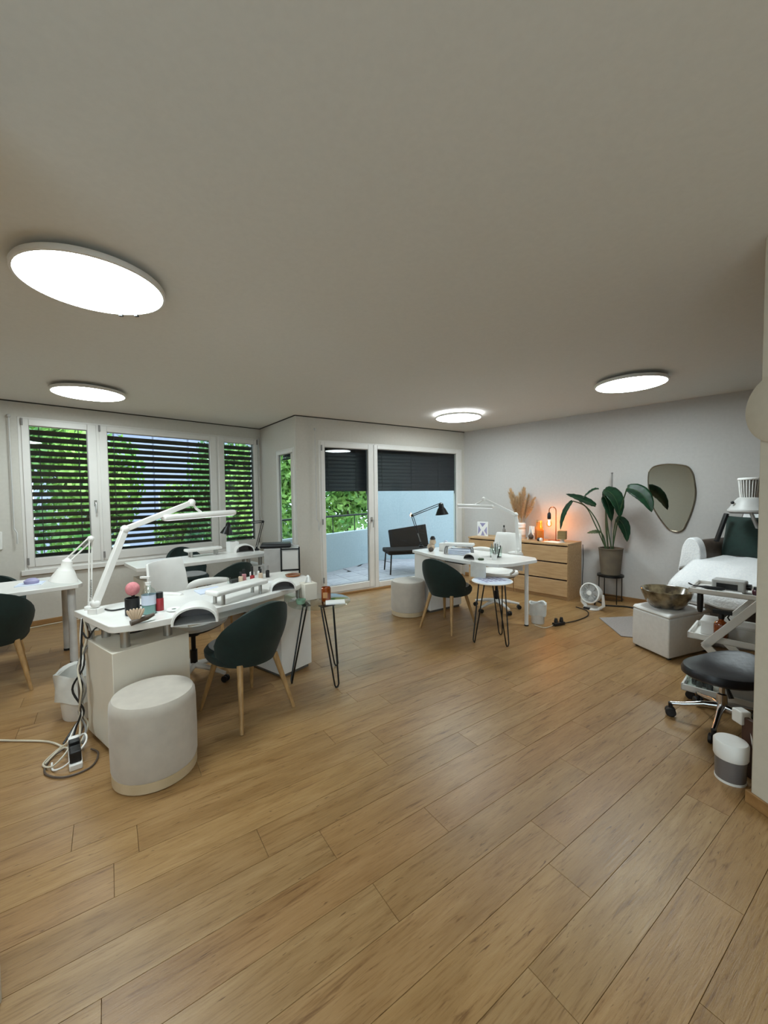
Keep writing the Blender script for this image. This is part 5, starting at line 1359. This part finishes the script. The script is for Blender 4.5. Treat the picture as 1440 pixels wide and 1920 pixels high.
# dark outdoor lounge seat
LS = V3(0.42, 7.62, 0.02)
t = thing('lounge_chair', 'dark wicker lounge seat out on the balcony', 'outdoor chair', LS, math.radians(12))
MB().box(-0.42, 0.42, -0.32, 0.25, 0.36, 0.44).build('seat', WICKER, t, bevel=0.02)
def lb(u, v): return (-0.26 + 0.78 * u, 0.22 + 0.20 * v + 0.0 * u, 0.42 + 0.33 * v + 0.10 * u * v)
MB().grid(lb, 8, 6).build('backrest', WICKER, t, solid=0.05, bevel=0.012)
for x, y in ((-0.36, -0.28), (0.36, -0.28), (-0.36, 0.2), (0.36, 0.2)):
    MB().tube([(x, y, 0.37), (x * 1.08, y * 1.1, 0)], 0.014, 8).build('leg', BLACKM, t)
mb = MB(); mb.tube([(0.1, -0.30, 0.36), (0.38, -0.30, 0.05)], 0.01, 6); mb.build('brace', BLACKM, t)

# ------------------------------------------------------------------ garden outside
struct(MB().box(-45, 30, 6.5, 55, -3.7, -3.5).build('garden_ground', LAWN))
def foliage_mesh(name, n, m, seed, leaf_s=0.11):
    rnd = random.Random(seed); mb = MB()
    lobes = [(rnd.uniform(-.6, .6), rnd.uniform(-.6, .6), rnd.uniform(-.75, .75), rnd.uniform(.35, .6)) for _ in range(9)]
    for _ in range(n):
        cx, cy, cz, cr_ = rnd.choice(lobes)
        while True:
            x, y, z = rnd.uniform(-1, 1), rnd.uniform(-1, 1), rnd.uniform(-1, 1)
            q = x * x + y * y + z * z
            if 0.15 < q < 1: break
        p = Vector((cx + x * cr_, cy + y * cr_, cz + z * cr_))
        a = Vector((rnd.gauss(0, 1), rnd.gauss(0, 1), rnd.gauss(0, .7))).normalized(); b = a.orthogonal().normalized()
        b = (b + a.cross(b) * rnd.uniform(-1, 1)).normalized(); s = leaf_s * rnd.uniform(.6, 1.2) / 1.6
        mb.add([p - a * s, p + b * s * .5, p + a * s, p - b * s * .5], [(0, 1, 2, 3)])
    return mb.mesh(name, m)
F1 = foliage_mesh('foliage', 6500, FOLI, 3); F2 = foliage_mesh('foliage_dark', 6000, FOLI2, 5)
def tree(label, x, y, z, r, h, me, rot):
    t = thing('garden_tree', label, 'tree', (x, y, -3.5), rot, 'trees outside the windows')
    o = bpy.data.objects.new('foliage', me); COL.objects.link(o); o.parent = t; o.location = (0, 0, z + 3.5); o.scale = (r, r, h); o['kind'] = 'stuff'
    MB().tube([(0, 0, 0), (0.06, 0.05, (z + 3.5) * 0.5), (0, 0, z + 3.5 + h * 0.3)], [0.16, 0.12, 0.05], 10).build('trunk', BARK, t)
    return t
tree('bright green tree seen through the glass balcony door', -1.15, 13.0, 1.4, 1.7, 2.0, F1, 0.3)
tree('bright green tree seen through the narrow corner window', -3.6, 13.4, 1.6, 1.9, 2.3, F1, 1.4)
tree('paler green tree farther back, seen low through the narrow corner window', -4.6, 18.5, 1.2, 2.0, 2.6, F2, 2.0)
tree('green tree seen behind the blind of the corner sash', -5.6, 14.2, 1.3, 1.35, 2.2, F2, 2.2)
tree('green tree seen at the right of the middle sash', -7.9, 15.6, 0.3, 1.2, 1.5, F1, 0.9)
tree('green tree seen at the left of the middle sash', -9.3, 12.6, 1.4, 1.6, 2.5, F1, 0.1)
tree('green tree seen behind the left sash, next to the house', -10.6, 10.2, 1.2, 1.5, 2.3, F2, 2.9)
tree('dark tree farthest left behind the left sash', -11.6, 8.0, 1.2, 1.6, 2.4, F1, 1.9)
t = thing('neighbour_house', 'pale lavender house beyond the trees behind the middle sash', 'house', (-13.5, 25.0, -3.5), math.radians(35))
MB().box(-6, 6, -3, 3, 0, 8.6).build('wall', HOUSE, t)
MB().prism([(-6.4, -3.4), (6.4, -3.4), (6.4, 3.4), (-6.4, 3.4)], 8.6, 8.9).build('roof', SIGNG, t)
for i in range(5):
    for k in range(2):
        f = MB().box(-5.2 + 2.2 * i, -4.4 + 2.2 * i, -3.06, -2.98, 1.2 + 2.8 * k, 2.5 + 2.8 * k).build('window', FRAME, t)
        MB().box(-5.12 + 2.2 * i, -4.48 + 2.2 * i, -3.08, -3.05, 1.28 + 2.8 * k, 2.42 + 2.8 * k).build('pane', mat('dark_pane', '6A7684', 0.3, c2='727E8C', scale=2), f)
bpy.context.view_layer.update()
